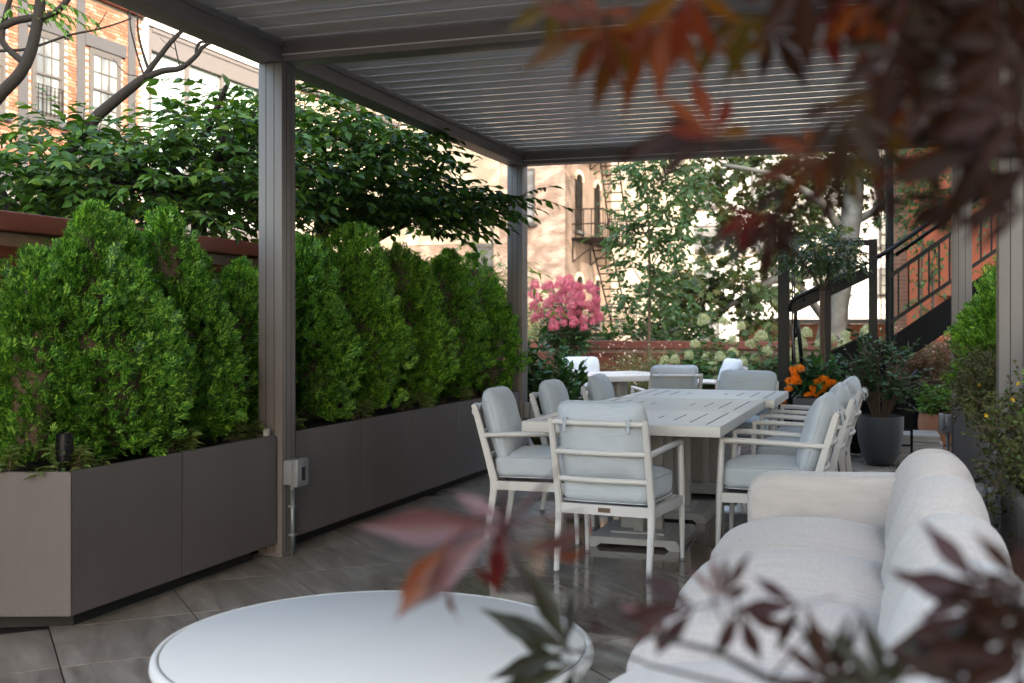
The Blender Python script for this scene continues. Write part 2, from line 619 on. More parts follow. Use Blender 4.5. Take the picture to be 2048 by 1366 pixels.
M["greypot"] = m_plain("grey_pot", (0.10, 0.10, 0.105), 0.65, 0.1, 6)
M["terracotta"] = m_plain("ribbed_terracotta", (0.24, 0.105, 0.055), 0.8, 0.15, 8)
M["slab"] = m_plain("grey_stone_slab", (0.22, 0.205, 0.19), 0.5, 0.15, 5, bmp=0.15)
M["ground"] = m_plain("yard_ground", (0.07, 0.06, 0.045), 0.95, 0.4, 2, bmp=0.4)
M["coping"] = m_plain("red_coping", (0.168, 0.0434, 0.0266), 0.65, 0.14, 5, bmp=0.25, bscale=50)
M["wallbrick"] = m_brick("dark_red_brick", [(0.1069, 0.03375, 0.0225), (0.152, 0.04275, 0.027), (0.1913, 0.05625, 0.03375)], 0.6)
M["wallmortar"] = m_plain("wall_mortar", (0.3003, 0.1963, 0.1502), 0.9, 0.2, 25, bmp=0.3)
M["facbrick"] = m_brick("orange_facade_brick", [(0.1368, 0.05333, 0.03015), (0.1764, 0.07053, 0.04019), (0.2205, 0.1075, 0.06851), (0.1588, 0.05849, 0.03289), (0.2646, 0.1591, 0.1142)])
M["facmortar"] = m_plain("facade_mortar", (0.336, 0.2898, 0.2436), 0.9, 0.12, 12)
M["greystone"] = m_plain("grey_painted_stone", (0.03125, 0.03, 0.03125), 0.7, 0.08, 4)
M["sash"] = m_plain("brown_grey_sash", (0.04462, 0.03885, 0.03465), 0.55, 0.08, 8)
M["whitewall"] = m_plain("white_render", (0.315, 0.3087, 0.2992), 0.85, 0.05, 1.5, bmp=0.1)
M["winframe"] = m_plain("dark_window_frame", (0.06375, 0.0555, 0.0525), 0.5, 0.08, 6)


def _pane(c, rough=0.04, var=0.3, sc=1.2):
    def f(nt, b):
        n = tex_noise(nt, sc, detail=2, stretch=(1, 1, 0.35))
        L(nt, ramp(nt, n, [(0.35, scl(c, 1 - var)), (0.65, scl(c, 1 + var * 0.4))]), b.inputs["Base Color"])
        b.inputs["Roughness"].default_value = 0.6
        b.inputs["Coat Weight"].default_value = 1.0
        b.inputs["Coat Roughness"].default_value = rough
    return f


M["curtain"] = mat("glass_over_pale_curtain", _pane((0.16, 0.165, 0.155), 0.03, 0.75, 1.6))
M["greenglass"] = mat("pale_green_blind_glass", _pane((0.20, 0.255, 0.23), 0.03, 0.05))
M["darkglass"] = mat("dark_glass", _pane((0.03, 0.035, 0.04), 0.02, 0.2))
M["slitglass"] = m_plain("dark_slit_glass", (0.010, 0.009, 0.008), 0.8, 0.2, 3, spec=0.0)
M["paleglass"] = mat("pale_far_glass", _pane((0.11, 0.118, 0.125), 0.03, 0.4))
M["palebrick_x"] = m_brick_far("pale_brick_side", (0.25, 0.2033, 0.1525), (0.2177, 0.173, 0.1247), (0.2661, 0.2336, 0.1848), rot=(math.pi / 2, 0, math.pi / 2))
M["palebrick_y"] = m_brick_far("pale_brick_front", (0.2903, 0.2509, 0.1987), (0.258, 0.2163, 0.1663), (0.3064, 0.2769, 0.231))
M["redbrick_y"] = m_brick_far("reddish_brick_front", (0.1774, 0.1168, 0.0924), (0.2419, 0.1774, 0.1432), (0.2419, 0.2163, 0.1848))
M["shadebrick_x"] = m_brick_far("shaded_brick_side", (0.075, 0.048, 0.034), (0.055, 0.036, 0.025), (0.09, 0.066, 0.048), rot=(math.pi / 2, 0, math.pi / 2), stain=(0.6, 1.3))  # the side wall's shade is put into this darkened brick colour
M["darkbrick_y"] = m_brick_far("dark_brick_pier", (0.22, 0.10, 0.06), (0.17, 0.075, 0.045), (0.25, 0.17, 0.12))
M["orange"] = m_plain("orange_painted_wall", (0.2805, 0.07013, 0.02888), 0.8, 0.1, 1.2, bmp=0.1)
M["salmon"] = m_plain("salmon_painted_wall", (0.27, 0.08625, 0.03375), 0.8, 0.08, 1.2)
M["beige"] = m_plain("beige_coping", (0.1875, 0.1462, 0.1125), 0.8, 0.1, 3)
M["iron"] = m_plain("dark_iron", (0.010, 0.007, 0.006), 0.8, 0.3, 8, spec=0.1)
M["bouncebrick"] = m_brick_far("bounce_brick", (0.60, 0.56, 0.50), (0.54, 0.50, 0.45), (0.58, 0.54, 0.49), rot=(math.pi / 2, 0, math.pi / 2))  # kept pale so the unseen house bounces fill light onto the terrace
M["mapletop"] = m_leaf("maple_leaf_red_orange", [(0.09982, 0.01248, 0.003993), (0.1397, 0.03244, 0.003993), (0.06987, 0.01248, 0.004991), (0.05989, 0.04242, 0.005989), (0.1597, 0.04991, 0.004991)], 0.5, 0.5, 0.2)
M["mapledark"] = m_leaf("maple_leaf_dark", [(0.01432, 0.00358, 0.001551), (0.02148, 0.005729, 0.002172), (0.01337, 0.006802, 0.001551)], 0.55, 0.2, 0.15)
M["maplemauve"] = m_leaf("maple_leaf_mauve", [(0.085, 0.034, 0.038), (0.105, 0.050, 0.054), (0.07, 0.022, 0.024)], 0.42, 0.3, 0.5)
M["maplered"] = m_leaf("maple_leaf_deep_red", [(0.08928, 0.00744, 0.005952), (0.06448, 0.005952, 0.005952)], 0.45, 0.4, 0.25)
M["maplebrown"] = m_leaf("maple_leaf_orange_brown", [(0.1496, 0.034, 0.00816), (0.1156, 0.0272, 0.00816)], 0.4, 0.4, 0.5)
M["mapleolive"] = m_leaf("maple_leaf_olive", [(0.0187, 0.0187, 0.00748), (0.01309, 0.01197, 0.005984)], 0.5, 0.25, 0.25)
M["maplepurple"] = m_leaf("maple_leaf_purple", [(0.03029, 0.01077, 0.01118), (0.04292, 0.01705, 0.0172), (0.02272, 0.008078, 0.007742)], 0.5, 0.25, 0.25)

# ------------------------------------------------------------------ ground and terrace floor
g = MB()
g.add([(-400, -400, -0.12), (400, -400, -0.12), (400, 400, -0.12), (-400, 400, -0.12)], [(0, 1, 2, 3)])
tag(g.build("ground", M["ground"]), kind="structure")

floor = MB().box((-4.2, -6, -0.11), (4.9, 16.5, -0.0045)).build("terrace_floor", M["joint"])
tag(floor, kind="structure")
TP = 0.598
tile = MB().box((-0.2955, -0.2955, -0.010), (0.2955, 0.2955, 0.0), bev=0.0007)
tile_me = bpy.data.meshes.new("floor_tile")
tile_me.from_pydata(tile.v, [], tile.f)
tile_me.materials.append(M["tile"])
rest = MB()
seen_tiles = []
for i in range(-30, 22):
    for j in range(-12, 40):
        u, v = -4.56 + (i + .5) * TP, 0.337 + (j + .5) * TP
        x, y = (u + v) / math.sqrt(2), (v - u) / math.sqrt(2)
        if not (-3.75 < x < 4.5 and -5.5 < y < 16.1):
            continue
        px, py, d = pix((x, y, 0))
        if d > 1.6 and -120 < px < 2200 and py < 1560 and x < 1.0:
            seen_tiles.append((d, x, y))
        else:
            rest.box((-0.2955, -0.2955, -0.010), (0.2955, 0.2955, 0.0), Matrix.Translation((x, y, 0)) @ Matrix.Rotation(-math.pi / 4, 4, 'Z'))
seen_tiles.sort()
for d, x, y in seen_tiles[:300]:
    piece(tile_me, "floor_tile", floor, (x, y, RNG.uniform(-.0006, .0006)), rot=(0, 0, -math.pi / 4 + random.choice((0, math.pi))))
for d, x, y in seen_tiles[300:]:
    rest.box((-0.2955, -0.2955, -0.010), (0.2955, 0.2955, 0.0), Matrix.Translation((x, y, 0)) @ Matrix.Rotation(-math.pi / 4, 4, 'Z'))
tag(rest.build("far_tiles", M["tile"], floor), kind="stuff")


# ------------------------------------------------------------------ brick laid walls
def lay_bricks(parent, mt, origin, along, up_n, length, z0, z1, normal, near, skip=lambda s, z: False, bl=0.203, bh=0.0575, j=0.0095, depth=0.02, limit=300, keep=lambda p: True):
    """stretcher bond on the plane through origin; near() sorts, the closest become single bricks"""
    me = bpy.data.meshes.new("brick")
    b = MB().box((-bl / 2, -depth / 2, -bh / 2), (bl / 2, depth / 2, bh / 2), bev=0.003)
    me.from_pydata(b.v, [], b.f)
    me.materials.append(mt)
    along = Vector(along)
    normal = Vector(normal)
    rz = math.atan2(along.y, along.x)
    spots = []
    k = 0
    z = z0 + bh / 2 + j / 2
    while z + bh / 2 <= z1:
        s = (0 if k % 2 else -(bl + j) / 2) + bl / 2
        while s < length:
            if s > 0 and not skip(s, z):
                p = Vector(origin) + along * s + normal * (depth / 2 - 0.012)
                p.z = z
                spots.append(p)
            s += bl + j
        z += bh + j
        k += 1
    spots.sort(key=near)
    single = [p for p in spots if keep(p)][:limit]
    ids = set(id(p) for p in single)
    rng = random.Random(3)
    for p in single:
        piece(me, "brick", parent, p - Vector(parent.location) + normal * rng.uniform(-.0015, .0015), rot=(0, 0, rz))
    r = MB()
    for p in spots:
        if id(p) not in ids:
            r.box((-bl / 2, -depth / 2, -bh / 2), (bl / 2, depth / 2, bh / 2), Matrix.Translation(p - Vector(parent.location) + normal * rng.uniform(-.0015, .0015)) @ Matrix.Rotation(rz, 4, 'Z'))
    if r.v:
        tag(r.build("far_bricks", mt, parent), kind="stuff")


# garden wall on the left
lw = thing("garden_wall", "dark red brick garden wall with thick red coping behind the clipped evergreens", "wall", (-3.98, 3.0, 0))
MB().box((-0.24, -1.5, -0.1), (-0.011, 8.0, 1.735)).build("wall_core", M["wallmortar"], lw)
c = MB()
for k in range(5):
    c.box((-0.29, -1.5 + k * 1.9, 1.738), (0.045, -1.5 + (k + 1) * 1.9 - 0.008, 1.832), bev=0.008)
c.build("coping", M["coping"], lw)
lay_bricks(lw, M["wallbrick"], (-3.98, 0.4, 0), (0, 1, 0), None, 10.55, 0.0, 1.735, (1, 0, 0), lambda p: abs(p.y - 4.3) + abs(p.z - 1.5) * .8, keep=lambda p: 3.3 < p.y < 8)

# low wall at the far end of the terrace
bw = thing("garden_wall", "low red brick wall with red coping across the far end of the terrace", "wall", (0, 16.5, 0))
MB().box((-6.4, 0.012, -0.1), (4.0, 0.24, 0.93)).build("wall_core", M["wallmortar"], bw)
c = MB()
for k in range(6):
    c.box((-6.4 + k * 1.74, -0.05, 0.932), (-6.4 + (k + 1) * 1.74 - 0.006, 0.28, 1.045), bev=0.008)
c.build("coping", M["coping"], bw)
lay_bricks(bw, M["wallbrick"], (-6.4, 16.5, 0), (1, 0, 0), None, 10.3, 0.0, 0.93, (0, -1, 0), lambda p: abs(p.x + 4.3) + abs(p.z - .7), keep=lambda p: True)

# ------------------------------------------------------------------ pergola
pg = thing("pergola", "taupe metal pergola with a closed louvered roof over the terrace", "pergola", (0, 0, 0))
XL0, XL1, XR0, XR1 = -3.385, -3.235, 0.452, 0.602
ZB, ZT = 2.765, 2.985
for px0 in (XL0, XR0):
    for y in (1.22, 5.51, 9.80):
        m = MB().box((px0, y, 0), (px0 + .15, y + .15, ZB), bev=0.004)
        p = m.build("post", M["taupe"], pg, smooth=30)
        if y > 2:
            grv = MB()
            for k in (0.046, 0.098):
                grv.box((px0 + k, y - 0.0008, 0.02), (px0 + k + 0.0035, y + 0.002, ZB - 0.005))
            for k in (0.046, 0.098):
                xx = px0 + .15 if px0 < 0 else px0
                grv.box((xx - .001, y + k, 0.02), (xx + .0008, y + k + .0035, ZB - .005))
            grv.build("groove", M["plinth"], p)
        MB().box((px0 - .012, y - .012, 0), (px0 + .162, y + .162, 0.012), bev=.003).build("base_plate", M["taupe"], pg)
for x0 in (XL0, XR0):
    MB().box((x0, 1.22, ZB + .001), (x0 + .15, 9.95, ZT), bev=0.004).build("beam", M["taupe"], pg, smooth=30)
for y in (1.22, 5.51, 9.80):
    MB().box((XL1 + .001, y, ZB + .004), (XR0 - .001, y + .15, ZT - .004), bev=0.004).build("cross_beam", M["taupe"], pg, smooth=30)
    MB().box((XL1 + .001, y - .006, ZB + .035), (XR0 - .001, y + .156, ZB + .042)).build("beam_seam", M["louver"], pg)
# louvers: each slab rises a little away from the camera and overlaps the next
lo = MB()
w_, t_ = 0.235, 0.012
prof = [(0, 0), (0.05, 0.0005), (w_ - .05, 0.0146), (w_, 0.0124), (w_, 0.0210), (w_ - .05, 0.0240), (0.02, 0.0080), (0, .0050)]
vs = [(XL1 + .005, y, z) for y, z in prof] + [(XR0 - .005, y, z) for y, z in prof]
n = len(prof)
fs = [(i, (i + 1) % n, n + (i + 1) % n, n + i) for i in range(n)] + [tuple(range(n - 1, -1, -1)), tuple(range(n, 2 * n))]
lo.add(vs, fs)
lo_me = bpy.data.meshes.new("louver")
lo_me.from_pydata(lo.v, [], lo.f)
lo_me.materials.append(M["louver"])
for a, b in ((1.39, 5.49), (5.69, 9.78)):
    for k in range(20):
        piece(lo_me, "louver", pg, (0, a + k * (b + .012 - a - w_) / 19, 2.885))
for x0 in (XL1, XR0 - .018):
    MB().box((x0, 1.40, 2.845), (x0 + .018, 5.50, 2.863)).build("louver_rail", M["taupe"], pg)
    MB().box((x0, 5.67, 2.845), (x0 + .018, 9.79, 2.863)).build("louver_rail", M["taupe"], pg)


# ------------------------------------------------------------------ planters
def planter(label, poly, joints, ztop=0.68, zbot=0.075, group=None, wall=0.03):
    """poly: plan corners counter-clockwise; joints: per side, where panels meet (0..1)"""
    t = thing("metal_planter", label, "planter", (0, 0, 0), group=group)
    n = len(poly)
    P = [Vector((x, y, 0)) for x, y in poly]
    cen = sum(P, Vector()) / n
    for i in range(n):
        a, b = P[i], P[(i + 1) % n]
        d = (b - a).normalized()
        nin = Vector((-d.y, d.x, 0))
        js = [0] + list(joints[i]) + [1]
        for s0, s1 in zip(js[:-1], js[1:]):
            ln = (b - a).length
            e0 = a + d * (s0 * ln + (0.0035 if s0 > 0 else 0))
            e1 = a + d * (s1 * ln - (0.0035 if s1 < 1 else 0))
            m0 = wall if s0 == 0 else 0
            m1 = wall if s1 == 1 else 0
            i0, i1 = e0 + nin * wall + d * m0, e1 + nin * wall - d * m1
            vs = [e0 + UP * zbot, e1 + UP * zbot, i1 + UP * zbot, i0 + UP * zbot, e0 + UP * ztop, e1 + UP * ztop, i1 + UP * ztop, i0 + UP * ztop]
            bm = bmesh.new()
            w = [bm.verts.new(p) for p in vs]
            for q in ((0, 3, 2, 1), (4, 5, 6, 7), (0, 1, 5, 4), (1, 2, 6, 5), (2, 3, 7, 6), (3, 0, 4, 7)):
                bm.faces.new([w[k] for k in q])
            bmesh.ops.bevel(bm, geom=bm.edges[:], offset=0.004, segments=2, affect='EDGES')
            me = bpy.data.meshes.new("panel")
            bm.to_mesh(me)
            bm.free()
            link("panel", me, M["planter"], t, smooth=30)
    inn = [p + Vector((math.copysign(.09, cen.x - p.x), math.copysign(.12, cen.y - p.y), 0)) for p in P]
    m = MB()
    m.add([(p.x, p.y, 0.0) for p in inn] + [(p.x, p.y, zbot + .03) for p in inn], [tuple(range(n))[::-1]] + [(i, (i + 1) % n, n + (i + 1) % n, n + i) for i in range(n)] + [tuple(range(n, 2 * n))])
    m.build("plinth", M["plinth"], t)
    inn = [p + (cen - p).normalized() * 0.045 for p in P]
    m = MB()
    m.add([(p.x, p.y, ztop - .06) for p in inn], [tuple(range(n))])
    tag(m.build("soil", M["soil"], t), kind="stuff")
    return t


planter("taupe metal planter with an angled end, holding the two largest clipped evergreens", [(-3.93, 3.60), (-3.258, 3.845), (-3.258, 5.49), (-3.93, 5.49)], [[], [0.47], [], []])
planter("long taupe metal planter in many panels beside the white dining chairs", [(-3.93, 5.70), (-3.258, 5.70), (-3.258, 9.98), (-3.93, 9.98)], [[], [0.195, 0.39, 0.585, 0.79], [], []])
planter("taupe metal planter behind the sofa back, between two pergola posts", [(0.462, 5.70), (1.15, 5.70), (1.15, 9.78), (0.462, 9.78)], [[], [], [], [0.2, 0.4, 0.6, 0.8]])
planter("taupe metal planter at the right edge with trailing brown twigs", [(0.415, 1.40), (1.15, 1.40), (1.15, 5.34), (0.415, 5.34)], [[], [], [], [0.25, 0.5, 0.75]])


# ------------------------------------------------------------------ soft shapes
def pillow(w, d, h, e=5.0, e2=None, yax=False, n=16, crown=0.0, pinch=0.0, seed=0, wr=0.0, wf=9.0):
    """a stuffed cushion: rounded box of half sizes w, d, h with a crowned top and softly wrinkled cloth"""
    vs, fs, idx = [], [], {}

    def vid(p):
        k = tuple(round(c, 5) for c in p)
        if k not in idx:
            idx[k] = len(vs)
            vs.append(p)
        return idx[k]
    for ax in range(3):
        for sg in (-1, 1):
            for i in range(n):
                for j in range(n):
                    q = []
                    for a, b in ((i, j), (i + 1, j), (i + 1, j + 1), (i, j + 1)):
                        u, v = math.sin((a / n - .5) * math.pi * .97) / math.sin(.485 * math.pi), math.sin((b / n - .5) * math.pi * .97) / math.sin(.485 * math.pi)
                        p = [0, 0, 0]
                        p[ax], p[(ax + 1) % 3], p[(ax + 2) % 3] = sg, u, v
                        q.append(vid(tuple(p)))
                    fs.append(q if sg > 0 else q[::-1])
    out = []
    for p in vs:
        f = e2 or e
        i, j, k = (0, 2, 1) if yax else (0, 1, 2)
        l = ((abs(p[i]) ** e + abs(p[j]) ** e) ** (f / e) + abs(p[k]) ** f) ** (1 / f)
        x, y, z = (c / l for c in p)
        k = (1 - x * x) * (1 - y * y)
        ed = max(abs(x), abs(y))
        zz = z * (1 - pinch * max(abs(x), abs(y)) ** 3) + (crown * k if z > 0 else -crown * .3 * k)
        q = Vector((x * w * (1 - .03 * (1 - abs(y)) * pinch), y * d, zz * h))
        if wr:
            nv = noise.noise_vector(q * wf + Vector((seed * 7.1, seed * 3.3, 1.7)))
            n2 = noise.noise(Vector((q.x * 6 + seed, q.y * 30, q.z * 30)))
            q += Vector(p).normalized() * (nv.x * wr + n2 * wr * .35 * ed ** 4)
        out.append(q)
    return out, fs


def seam_ring(w, d, z, e, n=64):
    pts = []
    for k in range(n + 1):
        a = 2 * math.pi * k / n
        c, s = math.cos(a), math.sin(a)
        l = (abs(c) ** e + abs(s) ** e) ** (1 / e)
        pts.append((w * c / l, d * s / l, z))
    return pts


# ------------------------------------------------------------------ dining chair
def make_chair():
    t = empty("dining_chair")
    wm = M["white"]
    for s in (-1, 1):
        # rear leg and back post in one bent piece
        m = MB()
        pts = [(s * .250, -.275, 0), (s * .252, -.228, .30), (s * .252, -.226, .36), (s * .252, -.262, .50), (s * .252, -.352, .815)]
        sz = [(.026, .030), (.034, .044), (.034, .046), (.034, .042), (.030, .034)]
        rings = []
        for (x, y, z), (a, b) in zip(pts, sz):
            rings.append([(x - a / 2, y - b / 2, z), (x + a / 2, y - b / 2, z), (x + a / 2, y + b / 2, z), (x - a / 2, y + b / 2, z)])
        vs = [p for r in rings for p in r]
        fs = [(3, 2, 1, 0), tuple(range(len(vs) - 4, len(vs)))]
        for i in range(len(rings) - 1):
            for k in range(4):
                fs.append((i * 4 + k, i * 4 + (k + 1) % 4, (i + 1) * 4 + (k + 1) % 4, (i + 1) * 4 + k))
        m.add(vs, fs)
        me = bpy.data.meshes.new("rear_leg")
        me.from_pydata(m.v, [], m.f)
        bm = bmesh.new()
        bm.from_mesh(me)
        bmesh.ops.bevel(bm, geom=bm.edges[:], offset=.006, segments=2, affect='EDGES')
        bm.to_mesh(me)
        bm.free()
        o = link("rear_leg", me, wm, t, smooth=40)
        MB().lathe([(.014, 0), (.016, .004), (.016, .012)], 12, (s * .25, -.275, -.0)).build("foot_cap", M["outlet"], o, smooth=40)
        m = MB().tube([(s * .277, .285, 0), (s * .275, .275, .33), (s * .272, .262, .648), (s * .271, .258, .662)], [.0115, .019, .0165, .010], 12)
        o = m.build("front_leg", wm, t, smooth=40)
        MB().lathe([(.011, 0), (.013, .004), (.013, .012)], 12, (s * .277, .285, 0)).build("foot_cap", M["outlet"], o, smooth=40)
        MB().tube([(s * .254, -.300, .632), (s * .262, -.1, .642), (s * .270, .15, .652), (s * .272, .272, .652)], [.0155, .0165, .0165, .0165], 12).build("armrest", wm, t, smooth=40)
        MB().bar((s * .254, -.222, .335), (s * .274, .272, .335), .026, .052).build("seat_rail", wm, t, smooth=40)
    MB().bar((-.262, -.226, .335), (.262, -.226, .335), .028, .052).build("seat_rail", wm, t, smooth=40)
    MB().bar((-.27, .268, .335), (.27, .268, .335), .026, .048).build("seat_rail", wm, t, smooth=40)
    MB().box((-.24, -.22, .318), (.24, .26, .330)).build("seat_deck", wm, t)
    q = MB().box((-.033, -.2425, .323), (.033, -.2402, .347), bev=.002)
    q.lathe([(.0, 0), (.008, 0)], 6) if False else None
    o = q.build("plaque", M["bronze"], t)
    MB().lathe([(.009, 0), (.007, .003)], 10).build("emblem", M["bronze"], o, smooth=40, loc=(0, -.2425, .335)).rotation_euler = (math.pi / 2, 0, 0)
    for z, bow in ((.796, .022), (.640, .030), (.495, .030)):
        y0 = -.352 + (.815 - z) / .315 * .090 if z > .5 else -.262
        pts = [(x, y0 - bow * (1 - (x / .252) ** 2), z) for x in np.linspace(-.252, .252, 13)]
        MB().tube(pts, .0155, 10, cap=False).build("back_slat", wm, t, smooth=True)
    # seat cushion
    vs, fs = pillow(.243, .252, .077, e=10, e2=4.5, n=18, crown=.34, seed=1, wr=.009)
    m = MB().add([(x, y + .012, z + .440) for x, y, z in vs], fs)
    sc = m.build("seat_cushion", M["cushion"], t, smooth=True)
    m = MB()
    m.tube([(x, y + .012, z) for x, y, z in seam_ring(.240, .249, .497, 9)], .0035, 6, cap=False)
    m.tube([(x, y + .012, z) for x, y, z in seam_ring(.240, .249, .376, 9)], .0035, 6, cap=False)
    m.build("piping", M["cushion"], sc, smooth=True)
    # back cushion: a knife edged pillow leaning on the slats
    vs, fs = pillow(.240, .222, .078, e=9, e2=2.7, n=20, crown=.15, pinch=.25, seed=4, wr=.012)
    R = Matrix.Translation((0, -.235, .687)) @ Matrix.Rotation(math.radians(90 + 15.5), 4, 'X')
    m = MB().add([R @ Vector(v) for v in vs], fs)
    bc = m.build("back_cushion", M["cushion"], t, smooth=True)
    m = MB().tube([R @ Vector(p) for p in seam_ring(.2415, .2235, 0, 9)], .003, 6, cap=False)
    m.build("piping", M["cushion"], bc, smooth=True)
    for x in (-.17, .17):
        y0 = -.347 - .022 * (1 - (x / .252) ** 2)
        pts = [(x, y0 + .021 * math.cos(a), .796 + .021 * math.sin(a)) for a in np.linspace(0, 2 * math.pi, 17)]
        m = MB()
        for dx in (-.008, .0, .008):
            m.tube([(p[0] + dx, p[1], p[2]) for p in pts], .0042, 6, cap=False)
        m.tube([(x, y0 - .02, .785), (x + .004, y0 - .024, .765), (x + .006, y0 - .018, .745)], [.006, .007, .005], 6)
        m.build("strap", M["cushion"], t, smooth=True)
    return t


G1 = "white dining chairs round the tables"
chair = make_chair()
spots = [
    ((-1.40, 5.885), -4.5, "white dining chair at the near end of the slotted table, its back to the viewer"),
    ((-2.065, 6.60), -85, "white dining chair side-on beside the long planter, nearest on that side of the slotted table"),
    ((-2.045, 7.70), -88, "white dining chair in the middle of the row along the planter"),
    ((-1.93, 8.62), -87, "white dining chair farthest away in the row along the planter, by the shorter table"),
    ((-.645, 6.56), 90, "white dining chair directly beyond the sofa arm"),
    ((-.610, 7.76), 91, "white dining chair second beyond the sofa arm, on the stair side of the table"),
    ((-.575, 8.72), 88, "white dining chair nearest the big charcoal pot"),
    ((-1.20, 9.43), 179, "white dining chair facing the viewer at the far end of the slotted table"),
    ((-3.52, 12.95), 205, "white dining chair facing the viewer by the far brick wall"),
    ((-2.16, 11.12), 28, "white dining chair turned away at the far table, next to the slotted tabletop"),
    ((-1.98, 12.75), 118, "white dining chair sideways at the far table in front of the hydrangeas"),
]
for i, ((x, y), a, lab) in enumerate(spots):
    o = chair if i == 0 else copy_tree(chair)
    o.location = (x, y, 0)
    o.rotation_euler.z = math.radians(a)
    tag(o, lab, "chair", G1)
    rr = random.Random(i)
    for ch in o.children:
        if ch.name.startswith(("seat_cushion", "back_cushion")) and i:
            ch.location = (rr.uniform(-.008, .008), rr.uniform(-.006, .008), rr.uniform(-.004, .004))
            ch.rotation_euler = (0, rr.uniform(-.02, .02), rr.uniform(-.03, .03))

# ------------------------------------------------------------------ dining tables
def dining_table(label, cx, y0, y1, w, pedestals, zt=.752):
    t = thing("dining_table", label, "table", (cx, (y0 + y1) / 2, 0), group="slotted white dining tables")
    ln = y1 - y0
    # slots run across each half from the middle line, shortest towards the centre
    slots = []
    ns = max(1, round(ln / 1.08))
    for k in range(ns):
        yc = -ln / 2 + (k + .5) * ln / ns
        for s in (-1, 1):
            for q in range(4):
                xa = s * (w / 2 - .09 - q * .111)
                lq = (.86 - q * .225) * ln / ns / 1.085
                slots.append((xa, yc, lq))
    m = MB().box((-w / 2, -ln / 2, zt - .058), (w / 2, ln / 2, zt), bev=.004)
    top = m.build("tabletop", M["table"], t, smooth=30)
    for xa, yc, lq in slots:
        MB().box((xa - .004, yc - lq / 2, zt - .02), (xa + .004, yc + lq / 2, zt + .0006)).build("slot", M["slot"], top)
    for k in range(1, ns):
        yc = -ln / 2 + k * ln / ns
        MB().box((-w / 2 - .0006, yc - .002, zt - .05), (w / 2 + .0006, yc + .002, zt + .0006)).build("board_joint", M["pedestal"], top)
    for py in pedestals:
        py -= (y0 + y1) / 2
        b = MB()
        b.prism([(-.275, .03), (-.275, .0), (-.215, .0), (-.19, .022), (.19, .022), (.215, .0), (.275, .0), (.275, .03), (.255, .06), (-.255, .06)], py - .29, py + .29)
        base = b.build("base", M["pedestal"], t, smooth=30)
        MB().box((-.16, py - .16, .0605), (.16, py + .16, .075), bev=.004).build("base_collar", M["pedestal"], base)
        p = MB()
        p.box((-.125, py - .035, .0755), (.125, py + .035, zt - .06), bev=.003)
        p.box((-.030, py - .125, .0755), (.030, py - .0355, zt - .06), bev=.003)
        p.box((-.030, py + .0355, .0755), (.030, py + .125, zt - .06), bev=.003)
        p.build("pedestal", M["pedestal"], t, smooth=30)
    return t


dining_table("long white slotted dining table on two pedestals, nearest the viewer", -1.43, 6.0, 8.17, 1.115, (6.64, 7.58))
dining_table("shorter white slotted table butted against the far end of the long one", -1.37, 8.18, 9.31, 1.13, (8.74,), zt=.757)
ft = dining_table("white square table set corner-on in front of the far brick wall", 0, -.55, .55, 1.1, (0,))
ft.location = (-2.90, 12.08, 0)
ft.rotation_euler.z = math.radians(42)

# ------------------------------------------------------------------ round coffee table
ct = thing("coffee_table", "round white coffee table with a rounded rim in the foreground", "table", (-1.392, 2.892, 0))
R0 = .617
MB().lathe([(0, .388), (R0 - .033, .388), (R0 - .028, .392), (R0 - .026, .3975), (R0 - .030, .400), (0, .4005)][::1], 128).build("tabletop", M["coffee"], ct, smooth=40)
MB().lathe([(R0 - .10, .315), (R0 - .035, .328), (R0 - .012, .348), (R0, .372), (R0 - .002, .388), (R0 - .008, .397), (R0 - .017, .3995), (R0 - .022, .397), (R0 - .0245, .388), (R0 - .10, .386)], 128).build("rim", M["coffee"], ct, smooth=50)
MB().lathe([(R0 - .16, 0), (R0 - .15, .01), (R0 - .14, .16), (R0 - .09, .316)], 96).build("drum_base", M["coffee"], ct, smooth=40)

# ------------------------------------------------------------------ sofa
sf = thing("sofa", "long pale grey sofa with rounded back cushions, seen along its seat", "sofa", (0, 0, 0))
ys = [1.42, 2.13, 2.84, 3.55, 4.26, 4.965]
for k in range(5):
    y0, y1 = ys[k], ys[k + 1]
    vs, fs = pillow(.385, (y1 - y0) / 2 + .004, .115, e=5.5, e2=3.6, n=20, crown=.62, seed=k + 11, wr=.007, wf=4.5)
    q = MB().add([(x - .305, y + (y0 + y1) / 2, z + .335) for x, y, z in vs], fs).build("seat_cushion", M["sofa"], sf, smooth=True)
    m = MB()
    for zf in (.55, -.55):
        k_ = (1 - abs(zf) ** 3.6) ** (1 / 3.6)
        m.tube([(x - .305, y + (y0 + y1) / 2, .335 + z) for x, y, z in seam_ring(.385 * k_, ((y1 - y0) / 2 + .004) * k_, zf * .115, 5.5)], .0048, 6, cap=False)
    m.build("piping", M["sofa"], q, smooth=True)
yb = [1.42, 2.13, 2.84, 3.55, 4.24, 4.90, 5.22]
